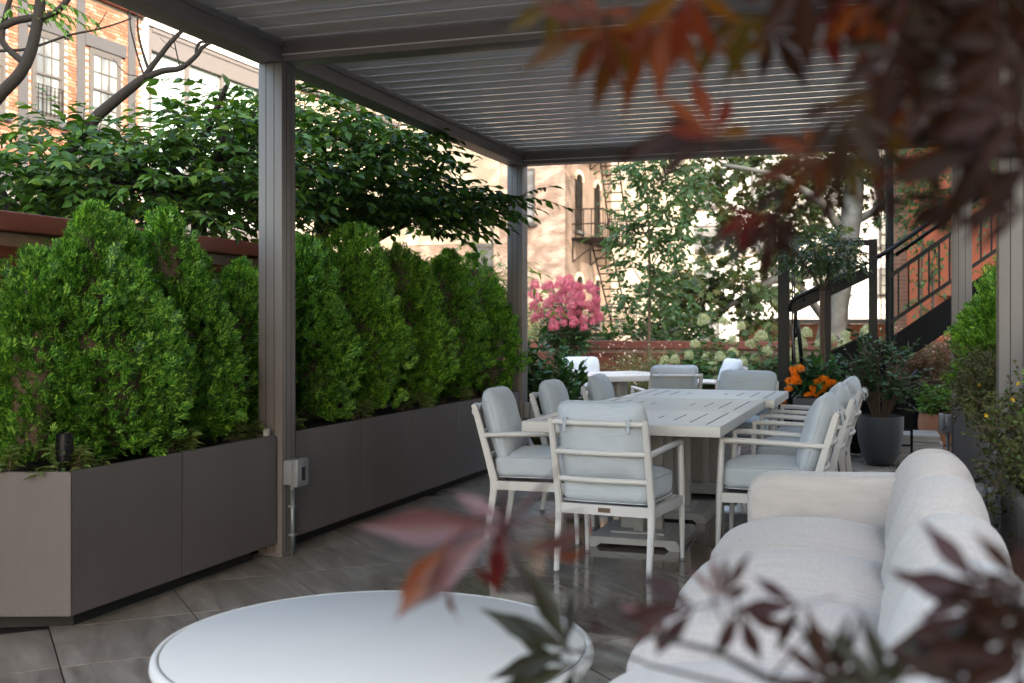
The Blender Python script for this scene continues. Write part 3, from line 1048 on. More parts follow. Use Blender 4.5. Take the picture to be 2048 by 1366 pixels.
for k in range(6):
    y0, y1 = yb[k], yb[k + 1]
    vs, fs = pillow(.165, (y1 - y0) / 2 + .008, .30, e=2.7, e2=2.25, yax=True, n=22, crown=.05, seed=k + 31, wr=.014, wf=4.0)
    out = []
    for x, y, z in vs:
        lean = .12 * (z + .25)
        out.append((x + lean * .8 + .105, y + (y0 + y1) / 2, z + .485 - (.015 if k == 5 else 0) + .01 * math.sin(k * 2.1)))
    q = MB().add(out, fs).build("back_cushion", M["sofa"], sf, smooth=True)
    m = MB()
    for yf in (-.80, .80):
        k_ = (1 - abs(yf) ** 2.25) ** (1 / 2.25) * 1.004
        ring = []
        for x, z, y in seam_ring(.165 * k_, .30 * k_, yf * ((y1 - y0) / 2 + .008), 2.7):
            ring.append((x + .12 * (z + .25) * .8 + .105, y + (y0 + y1) / 2, z + .485 - (.015 if k == 5 else 0) + .01 * math.sin(k * 2.1)))
        m.tube(ring, .0045, 6, cap=False)
    m.build("piping", M["sofa"], q, smooth=True)
vs, fs = pillow(.385, .125, .285, e=8, e2=7, n=22, crown=.0, seed=51, wr=.007, wf=4.5)
MB().add([(x - .225, y + 5.085, z + .365 + .012 * x) for x, y, z in vs], fs).build("arm", M["sofa"], sf, smooth=True)
MB().box((-.62, 1.44, .07), (.25, 5.18, .25), bev=.02).build("base", M["sofa"], sf, smooth=30)
for x in (-.55, .27):
    for y in (1.6, 3.3, 5.05):
        MB().box((x - .03, y - .03, 0), (x + .03, y + .03, .071)).build("foot", M["pedestal"], sf)


# ------------------------------------------------------------------ weatherproof outlet boxes
def outlet(label, p, side, cond, group="grey weatherproof outlets on the pergola posts"):
    """side +1 faces +x, -1 faces -x; p is the middle of the box back"""
    t = thing("outlet_box", label, "outlet", p, group=group)
    s = side
    MB().box((min(0, s * .055), -.055, -.07), (max(0, s * .055), .055, .07), bev=.006).build("back_box", M["outlet"], t, smooth=30)
    o = MB().box((min(s * .0565, s * .098), -.064, -.08), (max(s * .0565, s * .098), .064, .078), bev=.014).build("cover", M["outlet"], t, smooth=30)
    MB().box((min(s * .0975, s * .0995), -.018, -.045), (max(s * .0975, s * .0995), .018, .03)).build("cover_window", M["plinth"], o)
    MB().box((s * .06 - .008, -.070, -.092), (s * .06 + .012, -.050, -.078), bev=.003).build("latch", M["outlet"], o)
    MB().lathe([(.019, 0), (.019, .022)], 16, (s * .028, 0, -.093)).build("coupling", M["conduit"], t, smooth=40)
    pts = [Vector(q) for q in cond]
    c = MB().tube(pts, .0135, 12)
    cc = c.build("conduit", M["conduit"], t, smooth=True)
    for z in (-.20, -.36):
        if len(pts) == 2:
            MB().box((s * .028 - .02, -.017, z), (s * .028 + .018, .017, z + .012), bev=.002).build("clamp", M["outlet"], cc)
    return t


outlet("grey outlet box and straight conduit on the big pergola post by the planters", (-3.2335, 5.575, .468), 1, [(.028, 0, -.09), (.028, 0, -.468)])
outlet("grey outlet box at the foot of the slim far post, behind the dining chairs", (-3.2335, 9.875, .50), 1, [(.028, 0, -.09), (.028, 0, -.50)])
outlet("grey outlet box low on the planter beside the sofa back", (.413, 4.96, .565), -1, [(-.028, 0, -.09), (-.028, 0, -.565)])
outlet("grey outlet box with bent conduit next to the terracotta pots", (.450, 9.87, .485), -1, [(-.028, 0, -.09), (-.028, 0, -.20), (-.024, -.02, -.30), (-.012, -.05, -.40), (-.01, -.06, -.485)])

# ------------------------------------------------------------------ black steel stair
st = thing("staircase", "black steel outdoor stair with railings rising past the red wall", "staircase", (0, 11.6, 0))
bk = M["black"]


def on(x, z, y=0.0):
    return (x, y, z)


SL = .72
for (x0, x1, z0, z1) in ((-1.105, -.995, 0, 2.25), (-.685, -.590, 0, 1.70), (-.232, -.150, 0, 2.135)):
    MB().box((x0, -.05, z0), (x1, .05, z1), bev=.004).build("post", bk, st)
MB().tube([on(-.035, .2), on(-.035, 3.15)], .042, 14).build("pole", bk, st, smooth=40)
MB().box((-.62, -.03, 2.075), (-.2325, .03, 2.13), bev=.004).build("top_bar", bk, st)
MB().bar(on(-.99, 1.455), on(-.235, 1.815), .05, .115).build("guard_rail", bk, st)
MB().tube([on(-.985, 1.42, -.08), on(-.99, 1.50, -.08), on(-.94, 1.555, -.08), on(-.235, 1.905, -.08)], .019, 10).build("handrail", bk, st, smooth=True)
r = MB()
for x, z in ((-.85, 1.56), (-.45, 1.76)):
    r.tube([on(x, z - .02, -.0), on(x, z - .03, -.08), on(x, z + .03, -.08)], .007, 6)
r.build("handrail_bracket", bk, st, smooth=True)
for dx, dz in ((-.945, 0), (-.965, .0)):
    MB().tube([on(dx, .60), on(dx, 2.15)], .008, 6).build("guard_wire", bk, st, smooth=True)
MB().tube([on(-.92, 1.33), on(-.90, 1.2), on(-.86, .78)], .022, 10).build("brace", bk, st, smooth=True)
MB().tube([on(-.975, 1.30), on(-.93, .80)], .016, 10).build("brace", M["winframe"], st, smooth=True)
# closed side under the lower flight
MB().prism([(-.994, .02), (.06, .02), (.06, .50), (.02, .62), (-.149, 1.19), (-.149, 1.235), (-.994, .82)], -.02, .02).build("side_panel", M["blackmatt"], st)
MB().bar(on(-.994, .825), on(-.149, 1.245), .06, .018).build("panel_edge", bk, st)
# upper flight


def ln(z0, x):
    return z0 + SL * (x + .05)


for yy in (0.0, 1.0):
    MB().bar(on(-.13, ln(.99, -.13), yy), on(1.9, ln(.99, 1.9), yy), .05, .25).build("stringer", M["blackmatt"], st)
MB().bar(on(-.05, ln(1.30, -.05), -.03), on(1.9, ln(1.30, 1.9), -.03), .035, .035).build("bottom_rail", bk, st)
MB().bar(on(-.05, ln(1.755, -.05), -.03), on(1.9, ln(1.755, 1.9), -.03), .035, .04).build("top_rail", bk, st)
MB().tube([on(-.16, ln(2.0, -.12), -.07), on(-.05, ln(2.01, -.05), -.07), on(1.9, ln(2.01, 1.9), -.07)], .023, 10).build("handrail", bk, st, smooth=True)
MB().tube([on(.02, ln(1.925, .02), .0), on(1.9, ln(1.925, 1.9), .0)], .019, 10).build("handrail", bk, st, smooth=True)
k = 0
x = .045
while x < 1.85:
    MB().box((x - .009, -.04, ln(1.31, x)), (x + .009, -.022, ln(1.75, x))).build("baluster", bk, st)
    x += .093
x = -.02
while x < 1.8:
    MB().box((x, .03, ln(1.045, x) + .05), (x + .27, .97, ln(1.045, x) + .075), bev=.003).build("tread", bk, st)
    MB().box((x + .02, .0255, ln(1.045, x) - .01), (x + .05, .05, ln(1.045, x) + .049)).build("tread_bracket", M["outlet"], st)
    x += .255
# shelf rails under the stair
r = MB()
for z in (.12, .27, .42, .57, .70):
    r.box((-.58, -.16, z), (.16, -.14, z + .012))
    r.box((-.58, -.10, z), (.16, -.08, z + .012))
for x in (-.585, .165):
    r.box((x - .012, -.17, 0), (x + .012, -.06, .73))
tag(r.build("plant_rack", M["iron"]), "dark metal rack standing against the black side of the stair", "rack").location = (0, 11.6, 0)

# ------------------------------------------------------------------ plants


def spray_template():
    V, F = [], []

    def dia(p, a, l, w, dz):
        p = np.array(p)
        d = np.array([math.sin(a), math.cos(a), 0])
        s = np.array([d[1], -d[0], 0])
        o = len(V)
        V.extend([p, p + d * l * .45 + s * w + [0, 0, dz * .4], p + d * l + [0, 0, dz], p + d * l * .45 - s * w + [0, 0, dz * .4]])
        F.append((o, o + 1, o + 2, o + 3))
    dia((0, 0, 0), 0, 1.0, .05, -.06)
    for i, t in enumerate((.2, .42, .66)):
        l = .55 * (1 - t * .55)
        for s in (-1, 1):
            a = s * math.radians(48 - 10 * t)
            dia((0, t, -.02), a, l, .055, .03)
            q = np.array((math.sin(a) * l * .5, t + math.cos(a) * l * .5, 0))
            dia(q, a - s * .70, l * .52, .05, .05)
    return np.array(V), np.array(F)


SPV, SPF = spray_template()


def thuja(name, label, loc, leaders, zb, n, mt, size=.077, group="clipped evergreens along the terrace", squash=(1, 1)):
    """leaders: (dx, dy, top, radius) columns that make up the shrub"""
    leaders = [(a, b, h - .085, r) for a, b, h, r in leaders]
    t = thing(name, label, "evergreen shrub", (loc[0], loc[1], 0), group=group)
    MB().tube([(0, 0, zb - .14), (0, .01, zb + .5)], [.035, .02], 8).build("trunk", M["stem"], t)
    Ps, Ds, Us, Sz = [], [], [], []
    wts = np.array([r * (h - zb) for _, _, h, r in leaders])
    cnt = (1.42 * n * wts / wts.sum()).astype(int)
    core = MB()
    for (dx, dy, h, r), c in zip(leaders, cnt):
        H = h - zb

        def rad(q):  # profile: full low down, rounded over at the top
            return r * .95 * np.clip(1 - np.clip((q - .50) / .50, 0, 1) ** 2.3, .0, 1) ** .60 * (.58 + .42 * np.clip(q / .30, 0, 1))
        K = max(14, int(c / 26))
        ta = RNG.uniform(0, 2 * math.pi, K)
        tq = RNG.uniform(0.0, 1.0, K) ** .92
        amp = RNG.uniform(.5, 1.35, K)
        pick = RNG.integers(0, K, c)
        a = ta[pick] + RNG.normal(0, .075 / r, c)
        q = np.clip(tq[pick] + RNG.normal(0, .052 / H, c), 0, 1)
        dist = np.sqrt(((a - ta[pick]) * r) ** 2 + ((q - tq[pick]) * H) ** 2)
        out = .125 * amp[pick] * np.clip(1 - (dist / .13) ** 2, -.9, 1) * np.clip(r / .3, .5, 1)
        un = RNG.uniform(0, 1, c) < .22
        a = np.where(un, RNG.uniform(0, 2 * math.pi, c), a)
        q = np.where(un, RNG.uniform(0, 1, c), q)
        out = np.where(un, -.03, out * min(1, r / .36))
        ra = rad(q) * .88 + out - RNG.exponential(.018, c)
        ra = np.maximum(ra, RNG.uniform(0, .05, c))
        P = np.stack([dx + ra * np.cos(a) * squash[0], dy + ra * np.sin(a) * squash[1], zb + q * H + .05 * np.clip(q - .85, 0, 1) * amp[pick] * 4], -1)
        outd = np.stack([np.cos(a), np.sin(a), np.zeros(c)], -1)
        lift = .35 + 1.3 * q ** 3 + RNG.normal(0, .42, c)
        D = nrm(outd * (1.05 - .5 * q[:, None] ** 4) + np.stack([np.zeros(c)] * 2 + [lift], -1) + RNG.normal(0, .38, (c, 3)))
        Uv = nrm(np.cross(D, outd + RNG.normal(0, .7, (c, 3))) + RNG.normal(0, .3, (c, 3)))
        Ps.append(P); Ds.append(D); Us.append(Uv)
        Sz.append(size * RNG.uniform(.65, 1.25, c))
        zz = np.linspace(0, .93, 12)
        core.lathe([(max(.01, float(rad(np.array(k))) * .50), float(zb + k * H)) for k in zz], 14, (dx, dy, 0))
    P, D, U, s = (np.concatenate(k) for k in (Ps, Ds, Us, Sz))
    V, F = scatter(SPV, SPF, frames(D, U), s, P - D * (s * .35)[:, None])
    fo = link("foliage", np_mesh("foliage", V, F), mt, t)
    tag(fo, kind="stuff")
    tag(core.build("inner_growth", M["stem"], fo, smooth=True), kind="stuff")
    return t


thuja("evergreen_shrub", "largest clipped evergreen, bushy with several tips, nearest on the left", (-3.66, 4.36), [(0, 0, 1.70, .40), (.02, .06, 1.90, .20), (-.02, .30, 1.86, .20), (-.02, -.22, 1.66, .24), (.03, -.32, 1.40, .20), (.08, .10, 1.45, .36)], .70, 8200, M["thuja"])
thuja("evergreen_shrub", "clipped evergreen with two rounded tips just left of the big post", (-3.67, 5.07), [(0, 0, 1.60, .31), (.02, -.02, 1.93, .20), (-.02, .18, 1.76, .20), (.05, .10, 1.40, .29)], .70, 5600, M["thuja"])
thuja("evergreen_shrub", "narrow low evergreen half hidden behind the big post", (-3.68, 5.78), [(0, 0, 1.70, .24), (.03, -.12, 1.52, .22)], .70, 2600, M["thuja"])
thuja("evergreen_shrub", "cone shaped evergreen right of the big post, directly above the outlet box", (-3.67, 6.42), [(0, 0, 1.89, .27), (.04, .03, 1.55, .33)], .70, 4400, M["thuja"])
thuja("evergreen_shrub", "tallest pointed evergreen in the long planter", (-3.67, 7.20), [(0, 0, 2.03, .27), (.0, -.16, 1.80, .20), (.04, .05, 1.65, .33)], .70, 4600, M["thuja2"])
thuja("evergreen_shrub", "evergreen with a flat double tip in the middle of the long planter", (-3.67, 8.05), [(0, -.04, 1.96, .24), (.03, .16, 1.86, .23), (.05, .02, 1.55, .33)], .70, 4200, M["thuja2"])
thuja("evergreen_shrub", "evergreen with ragged tips second from the slim far post", (-3.67, 8.90), [(0, -.04, 1.90, .24), (.02, .16, 1.97, .23), (.05, .03, 1.6, .33)], .70, 3600, M["thuja"])
thuja("evergreen_shrub", "last evergreen of the long planter, against the slim far post", (-3.65, 9.62), [(0, -.05, 1.97, .26), (.04, .20, 1.72, .28), (.08, .05, 1.5, .38)], .70, 3600, M["thuja"])
thuja("evergreen_shrub", "clipped evergreen between the two posts on the right, beside the stair", (.86, 8.10), [(0, 0, 1.80, .34), (-.10, .25, 1.55, .36), (-.05, .55, 1.30, .36)], .70, 4800, M["thuja2"], group="clipped evergreens along the terrace")


def leafy(parent, P, D, tv, tf, size, m, name="foliage", upn=None, jit=.25):
    n = len(P)
    U = np.tile([0, 0, 1.0], (n, 1)) if upn is None else upn
    U = nrm(U + RNG.normal(0, jit, (n, 3)))
    V, F = scatter(tv, tf, frames(D + RNG.normal(0, .01, (n, 3)), U), size, P)
    o = link(name, np_mesh(name, V, F), m, parent)
    tag(o, kind="stuff")
    return o


def twigs(starts, dirs, lens, per, droop=.25, spread=.9, leafdroop=.35, jit=.2):
    """leaves set alternately along arching twigs: returns points, leaf directions and twig polylines"""
    P, D, T = [], [], []
    for s, d, l in zip(starts, dirs, lens):
        d = d / np.linalg.norm(d)
        side = np.cross(d, [0, 0, 1.0])
        side /= max(1e-6, np.linalg.norm(side))
        pts = [s + d * l * k + np.array([0, 0, -droop * l * k * k]) for k in np.linspace(0, 1, 5)]
        T.append(pts)
        for k in range(per):
            f = (k + .7) / per
            p = s + d * l * f + np.array([0, 0, -droop * l * f * f])
            sg = 1 if k % 2 else -1
            q = d * .65 + side * sg * spread + np.array([0, 0, -leafdroop - droop * f]) + RNG.normal(0, jit, 3)
            if k == per - 1:
                q = d + np.array([0, 0, -leafdroop - droop])
            P.append(p)
            D.append(q)
    return np.array(P), nrm(np.array(D)), T


def stems(parent, T, r, m, name="twigs"):
    b = MB()
    for pts in T:
        b.tube(pts, [r * (1 - .6 * i / (len(pts) - 1)) for i in range(len(pts))], 4, cap=False)
    o = b.build(name, m, parent)
    tag(o, kind="stuff")
    return o


def in_ball(n, shell=.35):
    d = rand_dir(n)
    return d * (shell + (1 - shell) * RNG.uniform(0, 1, n) ** .6)[:, None]


# ---- the dark broad-leaved tree over the left wall
def canopy_tree(label, root, fork, blobs, n_tw, lsize, m, per=9, tl=.38, bark="bark"):
    t = thing("broadleaf_tree", label, "tree", (root[0], root[1], 0), group="dark leafy trees behind the left wall")
    o = np.array([root[0], root[1], 0.])
    tr = MB()
    f = np.array(fork) - o
    tr.tube([(0, 0, -.1), tuple(f * [.4, .4, .5]), tuple(f)], [.09, .07, .055], 10)
    tr.build("trunk", M[bark], t, smooth=True)
    St, Di = [], []
    wt = np.array([b[3] * b[4] * b[5] for b in blobs]) ** .75
    for (x, y, z, rx, ry, rz), c in zip(blobs, (n_tw * wt / wt.sum()).astype(int)):
        cen = np.array([x, y, z])
        q = in_ball(c, .25)
        p = cen + q * [rx, ry, rz]
        dd = p - np.array([cen[0], cen[1], cen[2] - rz * .6])
        dd = nrm(dd) * [1, 1, .45] + RNG.normal(0, .3, (c, 3)) * [1, 1, .35]
        St.append(p); Di.append(nrm(dd))
        e = cen - o
        mid = (f + e) / 2 + RNG.normal(0, .12, 3)
        MB().tube([tuple(f), tuple(mid), tuple(e), tuple(e + (e - mid) * .08)], [.045, .030, .018, .006], 8).build("limb", M[bark], t, smooth=True)
    St, Di = np.concatenate(St), np.concatenate(Di)
    P, D, T = twigs(St, Di, RNG.uniform(.7, 1.2, len(St)) * tl, per)
    stems(t, [[tuple(np.array(q) - o) for q in pts] for pts in T], .004, M[bark])
    leafy(t, P - o, D, LEAF_V, LEAF_F, lsize * RNG.uniform(.7, 1.2, len(P)), m, "crown", jit=.5)
    return t


def blob(px, py, d, rx, ry, rz):
    p = at_d(px, py, d)
    return (p.x, p.y, p.z, rx, ry, rz)


r1 = at_d(395, 648, 8.2)
f1 = at_d(398, 400, 8.2)
canopy_tree("dark broad-leaved tree spreading over the left wall above the biggest evergreens", (r1.x, r1.y), f1, [
    blob(60, 400, 7.4, .55, .6, .28), blob(190, 350, 7.6, .60, .7, .28), blob(130, 270, 7.8, .36, .4, .05), blob(330, 335, 7.9, .60, .7, .32), blob(300, 410, 7.6, .7, .6, .30), blob(450, 262, 7.8, .30, .5, .14), blob(470, 350, 7.8, .55, .6, .42), blob(452, 175, 7.8, .12, .2, .05)], 600, .104, M["cherry"])
r2 = at_d(640, 648, 9.2)
f2 = at_d(645, 440, 9.2)
canopy_tree("dark broad-leaved tree between the two left posts, branch tips drooping towards the far one", (r2.x, r2.y), f2, [
    blob(600, 320, 8.6, .6, .7, .45), blob(650, 245, 8.8, .50, .6, .18), blob(740, 330, 9.0, .52, .7, .36), blob(790, 285, 9.0, .34, .5, .08), blob(700, 400, 8.8, .70, .6, .22), blob(850, 405, 9.2, .55, .6, .16), blob(910, 385, 9.4, .26, .4, .05), blob(945, 415, 9.4, .26, .4, .07), blob(820, 445, 9.0, .5, .5, .10), blob(1030, 395, 9.7, .08, .15, .04)], 660, .106, M["cherry"])

# ---- the bare dark limbs at the top left, with a few bright leaflets
bt = thing("bare_limbed_tree", "tree with bare dark limbs reaching up across the orange brick house", "tree", (0, 0, 0))
DB = 7.5


def limb(pts, r0, r1_, d=DB, name="limb"):
    p = [at_d(x, y, d + dz) for x, y, dz in [(q + (0,))[:3] for q in pts]]
    # round the joints with a spline
    out = []
    for i in range(len(p) - 1):
        a = p[max(i - 1, 0)]
        b, c = p[i], p[i + 1]
        e = p[min(i + 2, len(p) - 1)]
        for k in range(4):
            s = k / 4
            out.append(.5 * ((2 * b) + (c - a) * s + (2 * a - 5 * b + 4 * c - e) * s * s + (3 * b - a - 3 * c + e) * s ** 3))
    out.append(p[-1])
    n_ = len(out)
    rr = [(r0 + (r1_ - r0) * i / (n_ - 1)) * .84 * d / 2240 for i in range(n_)]
    return MB().tube(out, rr, 10).build(name, M["bark"], bt, smooth=True)


limb([(60, 900), (70, 620), (60, 480)], 26, 20, name="trunk")
limb([(60, 490), (-30, 330), (-25, 230), (0, 190), (38, 150), (60, 108), (72, 60), (80, 10), (84, -60)], 18, 12)
limb([(60, 490), (120, 330), (185, 243), (225, 206), (262, 176), (288, 156)], 17, 11)
limb([(284, 160), (312, 122), (342, 84), (368, 58)], 8, 5)
limb([(290, 156), (325, 142), (362, 136), (392, 112), (405, 95), (424, 84)], 8.5, 4)
limb([(394, 112), (393, 98), (402, 84), (423, 86)], 4.5, 3)
limb([(46, 124), (16, 98), (4, 78), (8, 50), (14, 20), (30, -30)], 8, 6)
limb([(-40, 66), (0, 55), (30, 42), (62, 36), (110, 26), (150, -20)], 11, 7)
limb([(-20, 102), (40, 100), (75, 92), (140, 70), (190, 60), (232, 48), (264, 36)], 4, 1.6)
limb([(190, 60), (204, 40), (214, 22)], 1.6, .8)
limb([(288, 150), (277, 118), (262, 60), (258, 20), (240, -20)], 2.6, 1.2)
limb([(298, 142), (288, 112), (277, 70), (275, 28)], 4, 2)
limb([(286, 154), (250, 146), (226, 118)], 1.4, .6)
limb([(360, 136), (350, 90), (345, 60)], 2, .8)
limb([(352, 100), (330, 85), (320, 75)], 1, .5)
limb([(12, 380), (14, 330), (10, 300)], 1.3, .6)
St = [np.array(at_d(*q, DB)) for q in ((20, 12), (60, 8), (95, 20), (30, -5), (70, -10), (115, 4), (95, 30), (25, 15))]
Di = [np.array(RGT * a + UP * b) for a, b in ((1, -.1), (1, -.25), (1, -.15), (1, -.3), (1, -.4), (1, -.25), (.9, -.55), (-.5, -.5))]
P, D, T = twigs(St, Di, [.24, .26, .3, .2, .26, .28, .18, .15], 12, droop=.3, spread=.7, leafdroop=.5)
stems(bt, T, .003, M["bark"])
leafy(bt, P, D, LEAF_V, LEAF_F, .075 * RNG.uniform(.7, 1.2, len(P)), M["herb"], "leaves")


# ---- shrubs made of many stems
def bush(name, label, cat, loc, r, z0, z1, n_st, m, lsize, tv, tf, per=8, group=None, stem="stem", droop=.1, wide=1.0, sr=.004, tl=.35, leafdroop=.15, low=.25, sx=1, sy=1, twig_n=3):
    t = thing(name, label, cat, (loc[0], loc[1], 0), group=group)
    S_, Dn, Ln, T0 = [], [], [], []
    H = z1 - z0
    for k in range(n_st):
        a = RNG.uniform(0, 2 * math.pi)
        e = RNG.uniform(.1, 1) ** .6 * r
        h = H * RNG.uniform(.55, 1) * math.sqrt(max(.1, 1 - (.75 * e / r) ** 2))
        base = np.array([e * .2 * math.cos(a), e * .2 * math.sin(a), z0])
        top = np.array([e * wide * math.cos(a) * sx, e * wide * math.sin(a) * sy, z0 + h])
        mid = (base + top) / 2 + np.array([0, 0, H * .08]) + RNG.normal(0, .02, 3)
        T0.append([tuple(base), tuple(mid), tuple(top)])
        for q in range(twig_n):
            f = low + (1 - low) * (q + RNG.uniform(0, 1)) / twig_n
            p = base + (top - base) * f
            d = nrm((top - base) / H * .8 + RNG.normal(0, .55, 3) + np.array([0, 0, .25]))
            S_.append(p); Dn.append(d); Ln.append(tl * RNG.uniform(.6, 1.1))
    P, D, T = twigs(S_, Dn, Ln, per, droop=droop, leafdroop=leafdroop)
    stems(t, T0, sr, M[stem], "stems")
    if sr > .0025:
        stems(t, T, sr * .5, M[stem])
    leafy(t, P, D, tv, tf, lsize * RNG.uniform(.65, 1.15, len(P)), m, "foliage", jit=.4)
    return t


def heads(t, pts, me, size, name):
    for p in pts:
        o = piece(me, name, t, tuple(p), rot=tuple(RNG.uniform(-.35, .35, 2)) + (RNG.uniform(0, 6.28),))
        k = size * RNG.uniform(.75, 1.2)
        o.scale = (k, k, k * RNG.uniform(.95, 1.2))


def head_mesh(name, m, n, shape, petal=.22):
    """a flower head: many small four-petalled florets over a dome or cone, about one unit across"""
    d = rand_dir(n)
    d[:, 2] = np.abs(d[:, 2]) * 1.1 - .35
    d = nrm(d)
    p = d * shape * RNG.uniform(.75, 1.05, n)[:, None]
    tv = [(0, 0, 0), (-.5, -.15, .12), (-.15, -.5, .10), (.15, -.5, .12), (.5, -.15, .1), (.5, .15, .12), (.15, .5, .1), (-.15, .5, .12), (-.5, .15, .1)]
    tf = [(0, 8, 1), (0, 2, 3), (0, 4, 5), (0, 6, 7)]
    z = nrm(d + RNG.normal(0, .35, (n, 3)))
    y = nrm(np.cross(z, rand_dir(n)))
    x = np.cross(y, z)
    R = np.stack([x, y, z], -1)
    V, F = scatter(tv, tf, R, petal * RNG.uniform(.8, 1.2, n), p)
    me = np_mesh(name, V, F)
    me.materials.append(m)
    return me


hyd_me = head_mesh("flower_head", M["hydflower"], 260, np.array([.5, .5, .58]), .17)
pink_me = head_mesh("flower_cluster", M["pink"], 240, np.array([.42, .42, .60]), .17)
oran_me = head_mesh("flower", M["orangefl"], 26, np.array([.42, .42, .35]), .42)
G2 = "cream hydrangeas along the far wall"


def hydrangea(label, px, pyc, y, r, z1, nh, spots=()):
    p = at_y(px, 700, y)
    t = bush("hydrangea", label, "hydrangea", (p.x, p.y), r, .25, z1, 44, M["hydleaf"], .12, LEAF_V, LEAF_F, per=7, group=G2, tl=.22, sr=.006, droop=.15, leafdroop=.35)
    pts = []
    for q in spots:
        w = at_y(q[0], q[1], y - r * .55)
        pts.append((w.x - p.x, w.y - p.y, w.z))
    for k in range(nh):
        a = RNG.uniform(0, 6.28)
        e = r * RNG.uniform(.3, 1.0)
        pts.append((e * math.cos(a), e * math.sin(a) * .8 - r * .2, .45 + (z1 - .55) * RNG.uniform(.2, 1) * math.sqrt(1 - .5 * (e / r) ** 2)))
    heads(t, pts, hyd_me, .148, "flower_head")


hydrangea("hydrangea with two tall green heads standing above the far wall", 1432, 690, 15.6, .55, 1.20, 4, ((1408, 643), (1447, 645), (1482, 655), (1465, 683), (1415, 720)))
hydrangea("hydrangea with big cream heads immediately left of the black stair post", 1515, 700, 14.6, .52, 1.10, 4, ((1522, 675), (1440, 716), (1511, 718), (1500, 690), (1480, 735), (1535, 705)))
hydrangea("hydrangea low behind the chairs at the far table, beside the wispy grey plant", 1385, 715, 15.0, .52, .98, 7, ((1378, 712), (1390, 690), (1350, 722), (1330, 730), (1425, 735)))
hydrangea("hydrangea seen through the black stair frame", 1625, 680, 14.2, .55, 1.15, 4, ((1612, 668), (1640, 690), (1660, 680), (1690, 672), (1600, 690)))
hydrangea("hydrangea behind the stair beside the tall black pole", 1750, 690, 14.8, .5, 1.12, 5, ((1735, 668), (1690, 690)))

# tall leafy stems in front of the pale wall
for lab, px, y, z1, r in (("tall leafy shrub standing in front of the pale brick wall, left of the young tree", 1272, 17.6, 1.75, .30), ("leafy shrub rising above the far wall, right of the slim young tree", 1350, 17.4, 1.62, .40), ("small leafy shrub above the far wall beside the pink blossom", 1215, 17.2, 1.22, .25), ("leafy shrub above the far wall in front of the white building", 1400, 17.8, 1.55, .3)):
    p = at_y(px, 680, y)
    bush("leafy_shrub", lab, "shrub", (p.x, p.y), r, .6, z1, 12, M["hydleaf"], .14, LEAF_V, LEAF_F, per=8, group="leafy shrubs beyond the far wall", tl=.38, sr=.005, leafdroop=.3)

# wispy gaura
for i, (lab, px, y, mt, z0, z1, r) in enumerate((("wispy grey-green plant with tiny pink flowers by the low brick wall", 1282, 14.9, "gaura", .12, .95, .55), ("wispy reddish flowering plant spilling over the black planter box", 1862, 13.6, "gaurared", .58, 1.22, .50), ("wispy green plant with pink flowers above the terracotta pots", 1820, 13.9, "gaura", .58, 1.05, .42))):
    p = at_y(px, 720, y)
    t = bush("gaura_plant", lab, "flowering plant", (p.x, p.y), r, z0, z1, 120, M[mt], .075, SLIM_V, SLIM_F, per=11, group="wispy flowering plants", tl=.34, sr=.0025, droop=.25, leafdroop=0.0, stem="stem", wide=1.1)
    k = 110
    a = RNG.uniform(0, 6.28, k)
    e = r * RNG.uniform(.2, 1.15, k)
    P = np.stack([e * np.cos(a), e * np.sin(a), z0 + (z1 - z0) * RNG.uniform(.45, 1.12, k)], -1)
    leafy(t, P, rand_dir(k), ROUND_V, ROUND_F, .035, M["palepink"], "blossoms")

# crape myrtle
cp = at_y(1131, 690, 15.55)
t = bush("crape_myrtle", "round shrub smothered in pink blossom in front of the low brick wall", "flowering shrub", (cp.x, cp.y), .46, .80, 1.70, 64, M["camellia"], .075, LEAF_V, LEAF_F, per=9, tl=.26, sr=.005)
S_ = np.array([0, 0, 1.02]) + in_ball(150, .2) * [.42, .42, .26]
P, D, T = twigs(S_, nrm(S_ - np.array([0, 0, .9]) + RNG.normal(0, .2, (150, 3))), RNG.uniform(.1, .2, 150), 8)
leafy(t, P, D, LEAF_V, LEAF_F, .07 * RNG.uniform(.7, 1.2, len(P)), M["camellia"], "lower_foliage", jit=.5)
MB().tube([(.02, 0, 0), (-.02, .02, .5), (0, 0, .9)], [.02, .016, .012], 8).build("trunk", M["stem"], t)
pts = []
for (x, y) in ((1085, 575), (1108, 590), (1120, 568), (1135, 575), (1150, 590), (1165, 580), (1186, 582), (1190, 600), (1075, 600), (1095, 612), (1115, 605), (1130, 600), (1145, 612), (1160, 605), (1175, 615), (1192, 622), (1080, 628), (1102, 635), (1122, 625), (1140, 632), (1155, 628), (1170, 640), (1186, 645), (1072, 640), (1066, 575), (1128, 650), (1150, 650), (1110, 655), (1180, 570), (1150, 572), (1070, 612), (1062, 590), (1165, 655), (1095, 582), (1140, 560), (1163, 594), (1125, 588), (1195, 635)):
    w = at_y(x + RNG.uniform(-4, 4), y + RNG.uniform(-4, 4), 15.55 - .42 + .30 * (abs(x - 1130) / 70) ** 2 + RNG.uniform(-.05, .12))
    pts.append((w.x - cp.x, w.y - cp.y, w.z))
heads(t, pts, pink_me, .152, "flower_cluster")
P = np.array(pts)[RNG.integers(0, len(pts), 34)] + RNG.normal(0, .06, (34, 3))
heads(t, P, pink_me, .085, "flower_cluster")

# dark laurel bush beyond the long planter
p = at_y(1098, 800, 10.9)
bush("laurel_bush", "dark glossy laurel bush beyond the slim far post", "bush", (p.x - .05, p.y), .45, .05, 1.15, 110, M["laurel"], .105, LEAF_V, LEAF_F, per=9, tl=.24, sr=.006, leafdroop=-.05, droop=.0, low=.15)
p = at_y(1140, 760, 11.0)
